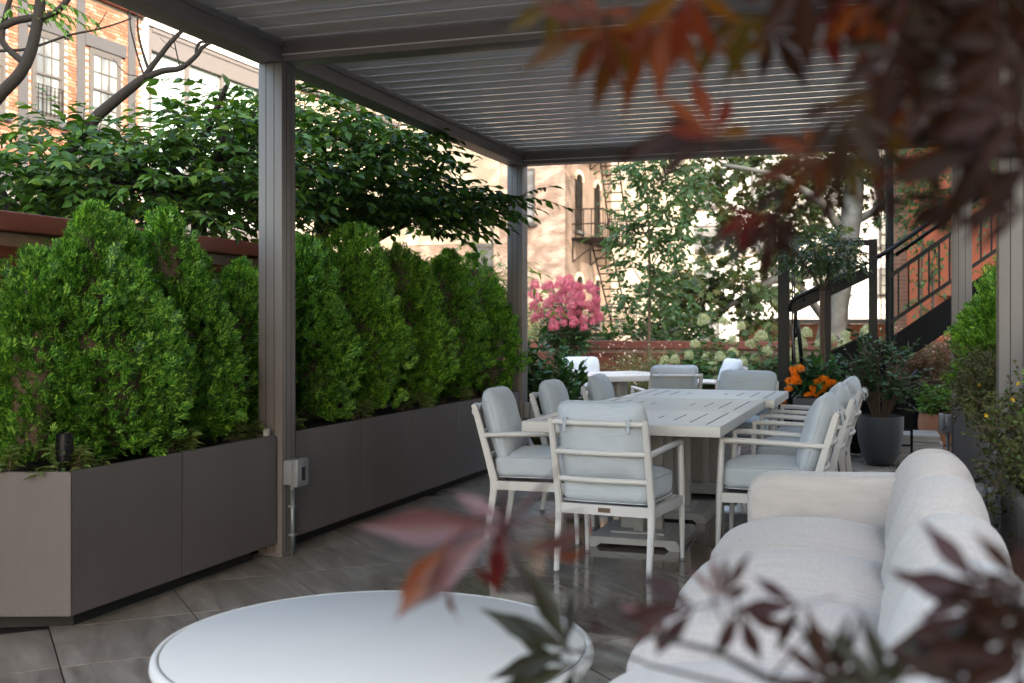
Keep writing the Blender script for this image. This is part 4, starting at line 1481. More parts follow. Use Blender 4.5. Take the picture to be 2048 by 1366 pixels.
# pale narrow-leaved growth behind the hedge and the pink shrub
for lab, q, r, z0, z1, n_ in (("pale feathery bamboo rising behind the last evergreens", (955, 560, 11.6), .75, .9, 2.10, 60), ("pale feathery bamboo behind the pink blossom", (1085, 640, 18.5), .8, .3, 1.95, 60)):
    p = at_d(*q)
    bush("bamboo_clump", lab, "bamboo", (p.x, p.y), r, z0, z1, n_, M["bamboo"], .17, SLIM_V, SLIM_F, per=8, group="pale feathery bamboo", tl=.5, droop=.5, sr=.004, leafdroop=.35)
for lab, px, x0 in (("light green climbing plant on the left wall between two evergreen tips", 640, 0),):
    p = at_d(655, 480, 7.9)
    bush("climbing_plant", lab, "climber", (p.x - .25, p.y), .25, 1.2, 1.98, 16, M["bamboo"], .10, LEAF_V, LEAF_F, per=7, tl=.3)
    p = at_d(830, 520, 9.0)
    bush("climbing_plant", "light green climbing plant on the left wall behind the middle evergreens", "climber", (p.x - .3, p.y), .3, 1.1, 1.92, 16, M["bamboo"], .10, LEAF_V, LEAF_F, per=7, tl=.3)


# ---- slim young tree and the big plane tree
def airy_tree(name, label, base, trunk, limbs, blobs, n_tw, lsize, m, tv, tf, per, tl, bark, tr, group=None, leafdroop=.35, shell=.1):
    t = thing(name, label, "tree", (base[0], base[1], 0), group=group)
    o = np.array([base[0], base[1], 0.])
    MB().tube([tuple(np.array(p) - o) for p in trunk], tr, 14).build("trunk", M[bark], t, smooth=True)
    for pts, ra, rb in limbs:
        k = len(pts)
        MB().tube([tuple(np.array(p) - o) for p in pts], [ra + (rb - ra) * i / (k - 1) for i in range(k)], 9).build("limb", M[bark], t, smooth=True)
    St, Di = [], []
    wt = np.array([b[3] * b[4] * b[5] for b in blobs]) ** .4
    for (x, y, z, rx, ry, rz), c in zip(blobs, (n_tw * wt / wt.sum()).astype(int)):
        q = in_ball(c, shell)
        St.append(np.array([x, y, z]) + q * [rx, ry, rz])
        Di.append(nrm(q + RNG.normal(0, .6, (c, 3))))
    St, Di = np.concatenate(St), np.concatenate(Di)
    P, D, T = twigs(St, Di, RNG.uniform(.6, 1.2, len(St)) * tl, per, leafdroop=leafdroop)
    stems(t, [[tuple(np.array(q) - o) for q in pts] for pts in T], .006 if lsize > .1 else .003, M[bark])
    leafy(t, P - o, D, tv, tf, lsize * RNG.uniform(.65, 1.2, len(P)), m, "crown", jit=.6)
    return t


b0 = at_y(1298, 690, 15.95)
tp = [(b0.x, b0.y, 0), (b0.x, b0.y, 1.0), tuple(at_y(1300, 560, 15.95)), tuple(at_y(1297, 440, 15.95)), tuple(at_y(1290, 330, 15.95)), tuple(at_y(1288, 250, 15.95))]


def yb(px, py, rx, rz, y=15.95):
    w = at_y(px, py, y)
    return (w.x, w.y, w.z, rx, rx, rz)


airy_tree("young_tree", "slim young tree with loose green leaves in front of the pale brick wall", (b0.x, b0.y), tp,
          [([tuple(at_y(1300, 590, 15.95)), tuple(at_y(1262, 530, 15.9)), tuple(at_y(1232, 470, 15.8))], .009, .003), ([tuple(at_y(1299, 540, 15.95)), tuple(at_y(1340, 470, 16)), tuple(at_y(1370, 400, 16.1))], .010, .003), ([tuple(at_y(1296, 480, 15.95)), tuple(at_y(1255, 400, 15.9)), tuple(at_y(1240, 340, 15.9))], .008, .003)],
          [yb(1295, 440, .50, .24), yb(1250, 465, .30, .14), yb(1340, 470, .40, .22), yb(1285, 535, .42, .12), yb(1335, 580, .34, .10), yb(1262, 590, .22, .06), yb(1350, 385, .46, .25), yb(1265, 350, .30, .16), yb(1320, 320, .5, .2)],
          400, .085, M["young"], ROUND_V, ROUND_F, 9, .32, "stem", [.026, .024, .020, .014, .009, .005])

s0 = at_y(1662, 690, 21)
tk = [(s0.x - .12, s0.y, -.1), (s0.x - .02, s0.y, .75), tuple(at_y(1672, 610, 21)), tuple(at_y(1694, 500, 21)), tuple(at_y(1704, 420, 21.2)), tuple(at_y(1712, 330, 21.4)), tuple(at_y(1735, 220, 22)), (.1, 24, 9.5)]


def sb(px, py, rx, rz, y=21.5, ry=None):
    w = at_y(px, py, y)
    return (w.x, w.y, w.z, rx, ry or rx, rz)


airy_tree("plane_tree", "big plane tree with pale mottled trunk behind the black stair", (s0.x, s0.y), tk,
          [([tuple(at_y(1690, 470, 21)), tuple(at_y(1640, 400, 20.8)), tuple(at_y(1560, 350, 20.5)), tuple(at_y(1450, 330, 20))], .09, .03),
           ([tuple(at_y(1688, 520, 21)), tuple(at_y(1610, 550, 20.6)), tuple(at_y(1545, 560, 20.3)), tuple(at_y(1480, 600, 20)), tuple(at_y(1400, 640, 19.7)), tuple(at_y(1330, 665, 19.5))], .11, .02),
           ([tuple(at_y(1665, 660, 21)), tuple(at_y(1610, 585, 20.8)), tuple(at_y(1585, 560, 20.7)), tuple(at_y(1545, 540, 20.6))], .08, .05),
           ([tuple(at_y(1550, 555, 20.4)), tuple(at_y(1530, 510, 20.3)), tuple(at_y(1500, 470, 20.2))], .045, .015),
           ([tuple(at_y(1712, 440, 21.2)), tuple(at_y(1745, 425, 21.3)), tuple(at_y(1790, 380, 21.5))], .09, .04)],
          [sb(1450, 345, .75, .30), sb(1420, 400, .62, .30), sb(1520, 330, .7, .3), sb(1590, 400, .6, .28), sb(1540, 440, .45, .22), sb(1650, 350, .6, .3), sb(1600, 345, .6, .3), sb(1440, 470, .35, .15), sb(1480, 440, .4, .2),
           sb(1400, 545, .5, .22, 20), sb(1345, 575, .42, .25, 20), sb(1450, 590, .6, .20, 20), sb(1370, 620, .55, .20, 20), sb(1500, 570, .5, .15, 20), sb(1530, 640, .30, .12, 20), sb(1330, 640, .4, .15, 20),
           sb(1760, 350, .5, .35, 21.6), sb(1560, 510, .4, .2, 20.5), sb(1620, 470, .5, .25, 20.8), (-.4, 25, 11.3, 3.6, 3.8, 3.4), (-2.6, 26, 12.5, 2.6, 3, 2.6)],
          1250, .17, M["plane"], STAR_V, STAR_F, 9, .55, "barklight", [.42, .30, .22, .19, .185, .16, .13, .08])

for lab, px, y, sp in (("leafy tree in front of the orange house, right of the tall black pole", 1835, 17.5, [(1850, 350, .5, .35), (1825, 400, .4, .3), (1870, 420, .35, .25), (1930, 330, .5, .4), (1960, 400, .5, .35), (1870, 300, .6, .3), (1980, 300, .5, .4), (1850, 470, .25, .25)]),
                       ("thin sapling against the orange wall behind the railing", 1858, 16.9, [(1855, 580, .2, .25), (1890, 540, .18, .3), (1830, 600, .15, .15)])):
    q = at_y(px, 690, y)
    top = at_y(sp[0][0], sp[0][1], y)
    airy_tree("slender_tree", lab, (q.x, q.y), [(q.x, q.y, 0), (q.x + .05, q.y, 1.4), tuple(at_y(px + 8, 540, y)), tuple(top)], [], [yb(a, b, c, d, y) for a, b, c, d in sp], 34 * len(sp) if len(sp) > 4 else 26, .10 if len(sp) > 4 else .085, M["young"], LEAF_V, LEAF_F, 9, .4, "stem", [.035, .028, .02, .01], group="slender trees by the orange house")

# ---- pots on the terrace
# grey pot with orange flowers and the topiary standard
gp = (-.60, 10.25)
t = thing("plant_pot", "grey pot under the orange flowers at the foot of the stair", "pot", (gp[0], gp[1], 0))
MB().box((-.23, -.23, 0), (.23, .23, .655), bev=.01).build("pot_body", M["greypot"], t, smooth=30)
MB().box((-.21, -.21, .6555), (.21, .21, .662)).build("soil", M["soil"], t)["kind"] = "stuff"
t = thing("topiary_tree", "clipped standard tree with a bare brown stem and flat-topped crown by the stair", "tree", (gp[0], gp[1] + .05, 0))
MB().tube([(0, 0, .60), (.006, 0, 1.0), (-.004, .0, 1.3), (.002, 0, 1.62)], [.028, .024, .022, .02], 10).build("trunk", M["stem"], t, smooth=True)
for a in range(7):
    c, s = math.cos(a * .9), math.sin(a * .9)
    MB().tube([(0, 0, 1.58), (c * .08, s * .08, 1.72), (c * .22, s * .22, 1.9), (c * .3, s * .3, 2.02)], [.013, .010, .006, .003], 6).build("branch", M["stem"], t, smooth=True)
n_ = 260
q = in_ball(n_, .2)
q[:, 2] = np.where(q[:, 2] < 0, q[:, 2] * .75, q[:, 2])
St = np.array([0, 0, 1.93]) + q * [.33, .33, .19]
P, D, T = twigs(St, nrm(q + RNG.normal(0, .5, (n_, 3)) + [0, 0, -.1]), RNG.uniform(.08, .18, n_), 9, droop=.3)
stems(t, T, .002, M["stem"])
leafy(t, P, D, LEAF_V, LEAF_F, .042 * RNG.uniform(.7, 1.2, len(P)), M["topiary"], "crown", jit=.5)
t = bush("orange_flowers", "bright orange flowers with dark green leaves in the grey pot", "flowering plant", (gp[0], gp[1] - .05), .26, .64, .92, 26, M["laurel"], .115, LEAF_V, LEAF_F, per=6, tl=.16, sr=.004, leafdroop=.4)
pts = []
for (x, y) in ((1586, 738), (1590, 756), (1580, 764), (1596, 766), (1577, 778), (1626, 777), (1638, 764), (1616, 790), (1648, 760), (1655, 772), (1645, 780), (1566, 806), (1662, 766), (1632, 785), (1600, 737), (1588, 746)):
    w = at_y(x, y, gp[1] - .27)
    pts.append((w.x - gp[0], w.y - gp[1] + .05, w.z))
heads(t, pts, oran_me, .078, "flower")

# big charcoal pot with a camellia
kp = at_d(1760, 928, 10.35)
kp = (kp.x, kp.y)
t = thing("plant_pot", "large round charcoal pot standing on the tiles beside the stair", "pot", (kp[0], kp[1], 0))
MB().lathe([(0, 0), (.10, 0), (.125, .015), (.165, .10), (.195, .22), (.208, .34), (.210, .44), (.208, .452), (.199, .452), (.196, .44), (.194, .41), (0, .41)], 48).build("pot_body", M["charcoalpot"], t, smooth=50)
MB().lathe([(0, .4105), (.19, .4105)], 24).build("soil", M["soil"], t)["kind"] = "stuff"
t = bush("camellia", "dark green camellia shrub growing in the large charcoal pot", "shrub", kp, .33, .42, 1.28, 46, M["camellia"], .072, LEAF_V, LEAF_F, per=8, tl=.24, sr=.006, low=.3, wide=1.05)
# terracotta pots
for lab, px, py, w, mt, hh in (("smaller ribbed terracotta pot with bright herbs", 1822, 870, .17, "herb", .27), ("larger ribbed terracotta pot with bright herbs, next to the outlet box", 1875, 888, .20, "herb", .33)):
    d = 2240 * 1.3 / (py - 648)
    q = at_d(px, py, d)
    t = thing("terracotta_pot", lab, "pot", (q.x, q.y, 0), group="terracotta pots by the stair")
    k = w / .17
    pr = [(0, 0), (.12, 0), (.135, .01)]
    for i in range(12):
        f = i / 11
        rr = .135 + .035 * math.sin(f * 2.4)
        pr += [(rr, .012 + f * hh / k * .93), (rr + .0035, .012 + (f + .05) * hh / k * .93)]
    pr += [(.152, hh / k), (.145, hh / k - .02), (0, hh / k - .03)]
    MB().lathe([(a * k, b * k) for a, b in pr], 40).build("pot_body", M["terracotta"], t, smooth=50)
    bush("herb_plant", "bright green herbs filling the %s terracotta pot" % ("smaller" if w < .19 else "larger"), "herbs", (q.x, q.y), w * 1.25, hh - .03, hh + .30, 42, M["herb"], .062, LEAF_V, LEAF_F, per=7, group="herbs in terracotta pots", tl=.15, sr=.003)
# stacked slabs
for i in range(5):
    q = at_d(1815, 905, 11.6)
    z = i * .036
    tag(MB().box((-.30, -.30, z), (.30, .30, z + .034), Matrix.Rotation(.02 * ((i * 7) % 5 - 2), 4, 'Z'), bev=.004).build("stone_slab", M["slab"], smooth=30, loc=(q.x + .01 * ((i * 3) % 4), q.y, 0)), "grey stone slab, %s in the low stack behind the charcoal pot" % ("lowest", "second from the bottom", "third from the bottom", "fourth from the bottom", "topmost")[i], "slab", "stacked grey slabs")
# black planter boxes with a spotlight
for lab, x0, x1, px in (("black planter box under the wispy red plant, left of its twin", -.02, .78, 0), ("black planter box close to the right-hand post, half hidden by evergreen", .80, 1.60, 0), ("low black planter box along the far wall below the hydrangeas", -3.0, -.3, 0)):
    yy = 13.1 if x0 > -1 else 13.9
    t = thing("planter_box", lab, "planter box", (x0, yy, 0), group="black planter boxes")
    h_ = .62 if x0 > -1 else .42
    MB().box((0, 0, 0), (x1 - x0, .9, h_), bev=.006).build("box_body", M["blackmatt"], t, smooth=30)
    MB().box((.03, .03, h_ + .0005), (x1 - x0 - .03, .87, h_ + .006)).build("soil", M["soil"], t)["kind"] = "stuff"


def spotlight(label, p, lean, r=.034, group="black garden spotlights"):
    t = thing("spotlight", label, "garden light", p, group=group)
    MB().tube([(0, 0, -.06), (0, 0, .05)], .008, 8).build("spike", M["black"], t)
    Mx = Matrix.Translation((0, 0, .045)) @ Matrix.Rotation(lean, 4, 'Y')
    m = MB().lathe([(0, 0), (r * .8, 0), (r * .86, .006), (r * .86, .03), (r, .034), (r, .125), (r * .9, .127), (r * .88, .10), (0, .10)], 24)
    m.v = [tuple(Mx @ Vector(v)) for v in m.v]
    m.build("lamp_head", M["black"], t, smooth=40)


w = at_y(128, 925, 3.935)
spotlight("upright black garden spotlight among small leaves in the angled planter", (w.x, w.y, .66), .03, .036)
w = at_y(1822, 712, 13.1)
spotlight("tilted black garden spotlight in the far black planter box", (w.x, w.y, .64), .7, .035)


# ---- low leafy plants along the left planters
def whorls(label, x, y, n_, sp, cat="ground cover plant"):
    t = thing("spurge_plant", label, cat, (x, y, .60), group="small leafy plants in the planters")
    P, D, T = [], [], []
    for k in range(n_):
        bx, by = RNG.normal(0, sp * .4), RNG.normal(0, sp)
        h_ = RNG.uniform(.09, .19)
        top = np.array([bx + RNG.normal(0, .02), by + RNG.normal(0, .02), h_])
        T.append([(bx, by, 0), tuple(top)])
        for i in range(9):
            a = i * 2.4 + RNG.uniform(0, .4)
            P.append(top - [0, 0, .004 * i])
            D.append([math.cos(a), math.sin(a), .25 - .08 * i * .5])
    stems(t, T, .003, M["stem"], "stems")
    leafy(t, np.array(P), nrm(np.array(D)), LEAF_V, LEAF_F, .066 * RNG.uniform(.8, 1.2, len(P)), M["bamboo"], "foliage", jit=.2)


for lab, x, y, n_ in (("small leafy plant left of the upright black spotlight", -3.40, 3.865, 4), ("small leafy plant immediately right of the upright black spotlight", -3.335, 4.02, 4), ("small leafy plant at the extreme left of the angled planter", -3.58, 3.76, 5), ("small leafy plant under the gap between the two biggest evergreens", -3.36, 4.75, 8), ("small leafy plant at the planter end touching the big post", -3.36, 5.36, 8), ("small leafy plant at the start of the long planter", -3.36, 5.86, 5), ("small leafy plant on the rim beneath the tallest evergreen", -3.36, 6.75, 7), ("small leafy plant on the rim beneath the middle evergreens", -3.36, 7.75, 8), ("small leafy plant on the rim close to the first side-on chair", -3.36, 8.6, 6)):
    whorls(lab, x, y, n_, .06)
tag(MB().box((-3.30, 5.42, .681), (-3.275, 5.45, .72), bev=.003).build("white_marker", M["whitewall"]), "small white plastic marker on the planter rim by the big post", "marker")


# ---- potentilla, twiggy and trailing, with a few yellow flowers
def potentilla(label, c, r, z0, z1, n_st, flowers, trail):
    t = thing("potentilla_shrub", label, "shrub", (c[0], c[1], 0), group="twiggy yellow-flowered shrubs")
    T0, S_, Dn, Ln = [], [], [], []
    for k in range(n_st):
        a = RNG.uniform(0, 6.28)
        e = RNG.uniform(.15, 1) * r
        h_ = z0 + (z1 - z0) * RNG.uniform(.25, 1)
        base = np.array([.05 * math.cos(a), .15 * math.sin(a), z0 - .1])
        wig = RNG.normal(0, .03, 3)
        mid = base + np.array([e * .6 * math.cos(a), e * .9 * math.sin(a), (h_ - z0) * .8 + .08])
        out = mid + np.array([e * .45 * math.cos(a), e * .5 * math.sin(a), RNG.uniform(-.02, .12)]) + wig
        if math.cos(a) < -.1 and RNG.uniform(0, 1) < .45:
            out += np.array([-.02, 0, -trail * RNG.uniform(.3, 1)])
        T0.append([tuple(base), tuple((base + mid) / 2 + [0, 0, .05]), tuple(mid), tuple((mid + out) / 2 + RNG.normal(0, .025, 3) + [0, 0, .03]), tuple(out), tuple(out + RNG.normal(0, .03, 3))])
        for q in range(7):
            f = RNG.uniform(-.4, 1.05)
            S_.append(mid + (out - mid) * f)
            Dn.append(nrm(out - mid + RNG.normal(0, .22, 3) + [0, 0, .08]))
            Ln.append(RNG.uniform(.05, .12))
    P, D, T = twigs(S_, Dn, Ln, 11, droop=.15, leafdroop=-.1, spread=.8, jit=.6)
    stems(t, T0, .0020, M["stem"], "stems")
    stems(t, T, .0009, M["stem"])
    leafy(t, P, D, ROUND_V, ROUND_F, .019 * RNG.uniform(.6, 1.25, len(P)), M["poten"], "foliage", jit=.8)
    fm = head_mesh("yellow_flower", M["yellowfl"], 8, np.array([.3, .3, .12]), .6)
    for q in flowers:
        w = at_d(*q)
        piece(fm, "yellow_flower", t, (w.x - c[0], w.y - c[1], w.z), (.022,) * 3, (-1.0, 0, RNG.uniform(0, 6)))


potentilla("twiggy shrub with yellow flowers trailing over the planter below the right evergreen", (.72, 7.45), .36, .66, 1.22, 320, ((1982, 748, 6.6), (1958, 770, 6.6), (1975, 828, 6.5)), .14)
potentilla("twiggy shrub trailing bare brown stems over the planter at the right edge", (.66, 4.85), .30, .66, 1.02, 320, ((2026, 800, 4.4), (1973, 832, 4.5), (2036, 768, 4.5)), .30)
w = at_d(2060, 690, 4.3)
thuja("evergreen_shrub", "sprig of bright evergreen poking in at the right edge", (w.x + .30, w.y + .1), [(0, 0, 1.36, .24), (-.1, .1, 1.2, .2)], .70, 1900, M["thuja2"])

# ------------------------------------------------------------------ buildings beyond the garden
# ---- orange brick house on the left, facing +x
XF = -15.6
hb = thing("brick_house", "orange brick house with grey lintels and iron straps, beyond the left wall", "building", (XF, 16.0, 0))
Y0, Y1 = 11.0, 20.62
ZR = 8.0
MB().box((-6, Y0 - 16, -.1), (-.012, Y1 - 16, ZR)).build("wall", M["facmortar"], hb)
MB().box((-6.1, Y0 - 16.1, ZR + .002), (.14, Y1 - 16 + .0, ZR + .11), bev=.01).build("roof_edge", M["coping"], hb)
wins = [(17.30, 18.17, 5.30, 6.98), (18.92, 19.90, 5.32, 6.98), (15.55, 16.62, 5.2, 6.95), (16.35, 17.0, 2.2, 3.98), (17.45, 18.45, 2.2, 3.95), (19.2, 20.1, 2.2, 3.95)]


def hole(s, z):
    y = 12.6 + s
    for a, b, c, d in wins:
        if a - .03 < y < b + .03 and c < z < d:
            return True
    return False


lay_bricks(hb, M["facbrick"], (XF, 12.6, 0), (0, 1, 0), None, Y1 - 12.6, 2.4, ZR - .02, (1, 0, 0), lambda p: -p.z - (4 if 16.4 < p.y < 20.6 else 0) + abs(p.y - 18.5) * .2, skip=hole, bl=.1975, bh=.0535, j=.0140)


def sash_window(par, a, b, c, d, face, m_frame, m_pane, cols=2, rows=2, lint=None, sill=None, lh=.27, rec=.10, curtain=True, top=True):
    """a sash window in a wall that faces +x; a..b along y, c..d up, in world units; face is the wall's x"""
    ox, oy = par.location.x, par.location.y
    fx = face - ox
    w = MB()
    # outer casing, standing a little proud of the wall core
    for q in ((a, a + .075, c, d), (b - .075, b, c, d), (a + .0755, b - .0755, d - .09, d), (a + .0755, b - .0755, c, c + .07)):
        w.box((fx - .008, q[0] - oy, q[2]), (fx + .035, q[1] - oy, q[3]))
    fr = w.build("window", m_frame, par)
    mid = (c + d) / 2
    for k, (z0, z1, px) in enumerate(((mid - .02, d - .0905, .012), (c + .0705, mid + .02, -.002))):
        s = MB()
        for q in ((a + .076, a + .125, z0, z1), (b - .125, b - .076, z0, z1), (a + .1255, b - .1255, z1 - .045, z1), (a + .1255, b - .1255, z0, z0 + .045)):
            s.box((fx + px - .006, q[0] - oy, q[2]), (fx + px + .020, q[1] - oy, q[3]))
        ww = (b - a - .25) / cols
        for i in range(1, cols):
            yy = a + .125 + i * ww
            s.box((fx + px - .004, yy - .011 - oy, z0 + .0455), (fx + px + .016, yy + .011 - oy, z1 - .0455))
        for i in range(1, rows):
            zz = z0 + .045 + i * (z1 - z0 - .09) / rows
            s.box((fx + px - .003, a + .1255 - oy, zz - .011), (fx + px + .015, b - .1255 - oy, zz + .011))
        s.build("sash", m_frame, fr)
        p = MB().box((fx + px - .012, a + .11 - oy, z0 + .02), (fx + px - .0055 + .002, b - .11 - oy, z1 - .02))
        p.build("pane", m_pane, fr)
    if lint:
        MB().box((fx - .005, a - .14 - oy, d + .002), (fx + .06, b + .14 - oy, d + lh), bev=.006).build("lintel", lint, par)
    if sill:
        MB().box((fx - .005, a - .13 - oy, c - .13), (fx + .085, b + .13 - oy, c - .002), bev=.006).build("sill", sill, par)
    return fr


for i, (a, b, c, d) in enumerate(wins):
    f = sash_window(hb, a, b, c, d, XF, M["sash"], M["curtain"], cols=3, rows=2, lint=M["greystone"], sill=M["greystone"])
    if i == 0:
        bars = MB()
        for k in range(7):
            bars.box((.075, a + .1 + k * (b - a - .2) / 6 - .007 - 16, c + .05), (.089, a + .1 + k * (b - a - .2) / 6 + .007 - 16, c + .62))
        for z in (.08, .34, .60):
            bars.box((.070, a + .06 - 16, c + z), (.0745, b - .06 - 16, c + z + .02))
        bars.build("window_guard", M["iron"], f)
for y in (17.07, 18.66, 20.26):
    MB().box((-.01, y - .12 - 16, 1.0), (.035, y + .12 - 16, ZR - .01), bev=.004).build("iron_strap", M["greystone"], hb)
    for z in (5.05, 4.55):
        for dy in (-.04, .04):
            MB().lathe([(.022, 0), (.016, .012), (0, .014)], 8).build("bolt", M["sash"], hb, loc=(.035, y + dy - 16, z)).rotation_euler = (0, math.pi / 2, 0)

# ---- white modern house next to it
wh = thing("white_house", "white modern house with a wide dark-framed window of pale green glass", "building", (XF, 20.7, 0))
wl = MB()
wl.box((-6, -.075, -.1), (-.2, 6.2, 9.3))
for q in ((-.075, .12, 0, 9.3), (.12, 6.2, 7.92, 9.3), (5.0, 6.2, 0, 7.92), (.12, 5.0, 3.75, 4.35), (.12, 5.0, 0, 1.2)):
    wl.box((-.1995, q[0], q[2]), (.03, q[1], q[3]))
wl.build("wall", M["whitewall"], wh)
for z0, z1 in ((4.36, 7.91), (1.21, 3.74)):
    fr = MB()
    for q in ((.121, .30, z0, z1), (4.82, 4.999, z0, z1), (.3005, 4.8195, z1 - .52, z1), (.3005, 4.8195, z0, z0 + .12)):
        fr.box((-.14, q[0], q[2]), (-.02, q[1], q[3]))
    fr.box((-.0195, .30, z1 - .10), (.004, 4.82, z1 - .02))
    fr.box((-.0195, .30, z1 - .52), (.004, 4.82, z1 - .46))
    f = fr.build("window", M["winframe"], wh)
    ed = [.30, 1.68, 3.12, 4.82]
    for e in ed[1:-1]:
        MB().box((-.13, e - .07, z0 + .1205), (-.03, e + .07, z1 - .5205)).build("mullion", M["winframe"], f)
    for e0, e1 in zip(ed[:-1], ed[1:]):
        MB().box((-.13, e0 + .0715, z0 + .121), (-.10, e1 - .0715, z1 - .521)).build("pane", M["greenglass"], f)

# ---- pale brick apartment building, side wall then rear
pb = thing("apartment_building", "pale brick apartment building with arched slit windows and a fire escape", "building", (-9.814, 34.0, 0))
MB().box((-5.8, -7.05, -.1), (-5.786, .0, 7.8)).build("wall", M["palebrick_x"], pb)
c = MB()
c.box((-5.80, -7.05, 7.802), (-5.66, 0.0, 7.92))
c.box((-5.80, -7.05, 8.10), (-5.58, 0.0, 8.9))
c.build("cornice", M["greystone"], pb)
for k in range(48):
    MB().box((-5.785, -7.0 + k * .145, 7.925), (-5.64, -6.92 + k * .145, 8.095)).build("dentil", M["redbrick_y"], pb)
wl = MB().box((-5.786, 0.0, -.1), (0, 10, 13)).build("front_wall", M["redbrick_y"], pb)
MB().box((0.002, .002, -.1), (.03, 6.0, 13)).build("side_wall", M["shadebrick_x"], pb)
MB().box((.0305, 6.0, -.1), (2.72, 8, 13)).build("rear_wall", M["palebrick_y"], pb)
MB().box((-5.785, -.03, 3.9), (-2.2, -.002, 13)).build("pale_upper_wall", M["palebrick_y"], pb)


def win_y(par, x0, x1, z0, z1, y, mf, mp, sill=True, cols=1, split=True, ac=False, n="window", arch=False):
    """a window in a wall that faces the terrace (-y); world x, z; y is the wall face"""
    ox, oy = par.location.x, par.location.y
    a, b, f = x0 - ox, x1 - ox, y - oy
    m = MB()
    t_ = .055
    for q in ((a, a + t_, z0, z1), (b - t_, b, z0, z1), (a + t_ + .0005, b - t_ - .0005, z1 - t_, z1), (a + t_ + .0005, b - t_ - .0005, z0, z0 + t_)):
        m.box((q[0], f - .045, q[2]), (q[1], f - .004, q[3]))
    if split:
        zm = (z0 + z1) / 2
        m.box((a + t_ + .0005, f - .04, zm - .025), (b - t_ - .0005, f - .006, zm + .025))
    for i in range(1, cols):
        xx = a + (b - a) * i / cols
        m.box((xx - .03, f - .042, z0 + t_ + .0005), (xx + .03, f - .005, z1 - t_ - .0005))
    fr = m.build(n, mf, par)
    MB().box((a + .02, f - .020, z0 + .02), (b - .02, f - .003, z1 - .02)).build("pane", mp, fr)
    if sill:
        MB().box((a - .08, f - .12, z0 - .10), (b + .08, f - .003, z0 - .003)).build("sill", M["greystone"], par)
    return fr


f = win_y(pb, -11.25, -10.80, 4.5, 6.25, 34.0, M["sash"], M["paleglass"])
win_y(pb, -13.6, -12.6, 7.4, 9.0, 33.97, M["sash"], M["paleglass"], cols=2)
win_y(pb, -12.9, -12.2, 3.0, 4.6, 34.0, M["sash"], M["darkglass"])


def slit(y0, y1, z0, z1):
    """arched slit window in the wall facing +x"""
    oy = 34.0
    ym, r = (y0 + y1) / 2 - oy, (y1 - y0) / 2
    ring = [(ym - r, z0), (ym + r, z0), (ym + r, z1)] + [(ym + r * math.cos(a), z1 + r * .6 * math.sin(a)) for a in np.linspace(.2, math.pi - .2, 8)] + [(ym - r, z1)]
    m = MB()
    k = len(ring)
    m.add([(.0315, y, z) for y, z in ring] + [(.010, y, z) for y, z in ring], [tuple(range(k))] + [(i, k + i, k + (i + 1) % k, (i + 1) % k) for i in range(k)])
    w_ = m.build("window", M["slitglass"], pb)
    b = MB()
    for i in range(2, k - 1):
        p, q = ring[i], ring[i + 1]
        b.bar((.05, p[0], p[1] + .06), (.05, q[0], q[1] + .06), .14, .05, up=(1, 0, 0))
    b.build("arch", M["palebrick_x"], w_)
    MB().box((.031, ym - r - .05, z0 - .10), (.14, ym + r + .05, z0 - .002)).build("sill", M["greystone"], w_)


for y0, y1 in ((35.05, 36.0), (37.5, 38.35)):
    for z0, z1 in ((4.35, 5.95), (1.2, 2.6), (7.5, 9.2)):
        slit(y0, y1, z0, z1)
# fire escape
fe = thing("fire_escape", "dark iron fire escape with ladders on the pale brick building", "fire escape", (-9.78, 34.0, 0))


def platform(z, y0, y1, x1):
    m = MB()
    k = 0
    while y0 + k * .11 < y1:
        m.box((0.02, y0 + k * .11, z), (x1, y0 + k * .11 + .05, z + .03))
        k += 1
    m.box((x1 - .03, y0, z - .05), (x1, y1, z - .001))
    m.box((0.02, y0, z - .05), (.05, y1, z - .001))
    m.build("platform", M["iron"], fe)
    r = MB()
    for zz in (.45, .92):
        r.tube([(0.03, y0, z + zz), (x1, y0, z + zz), (x1, y1, z + zz), (0.03, y1, z + zz)], .024, 5)
    n_ = int((y1 - y0) / .28)
    for i in range(n_ + 1):
        yy = y0 + (y1 - y0) * i / n_
        r.tube([(x1, yy, z), (x1, yy, z + .92)], .018, 4)
    for xx in np.linspace(.15, x1 - .12, 4):
        r.tube([(xx, y0, z), (xx, y0, z + .92)], .018, 4)
    r.build("railing", M["iron"], fe)
    for yy in (y0 + .1, (y0 + y1) / 2, y1 - .1):
        b = MB()
        b.tube([(.03, yy, z - .75), (x1 - .05, yy, z - .04)], .022, 5)
        b.tube([(.03, yy, z - .06), (.03, yy, z - .75)], .02, 5)
        b.build("bracket", M["iron"], fe)


def ladder(p0, p1, w):
    p0, p1 = Vector(p0), Vector(p1)
    m = MB()
    for s in (-w / 2, w / 2):
        m.tube([p0 + Vector((s, 0, 0)), p1 + Vector((s, 0, 0))], .034, 5)
    m.build("ladder", M["iron"], fe)
    r = MB()
    n_ = int((p1 - p0).length / .30)
    for i in range(1, n_):
        q = p0.lerp(p1, i / n_)
        r.tube([q - Vector((w / 2, 0, 0)), q + Vector((w / 2, 0, 0))], .024, 4)
    r.build("rungs", M["iron"], fe)


platform(4.05, .6, 5.2, 1.05)
platform(.95, 2.2, 5.4, 1.05)
platform(7.3, .6, 5.2, 1.05)
ladder((.75, 4.6, .95), (.45, 2.6, 4.05), .62)
ladder((.75, 4.2, 4.05), (.55, 3.2, 7.3), .62)

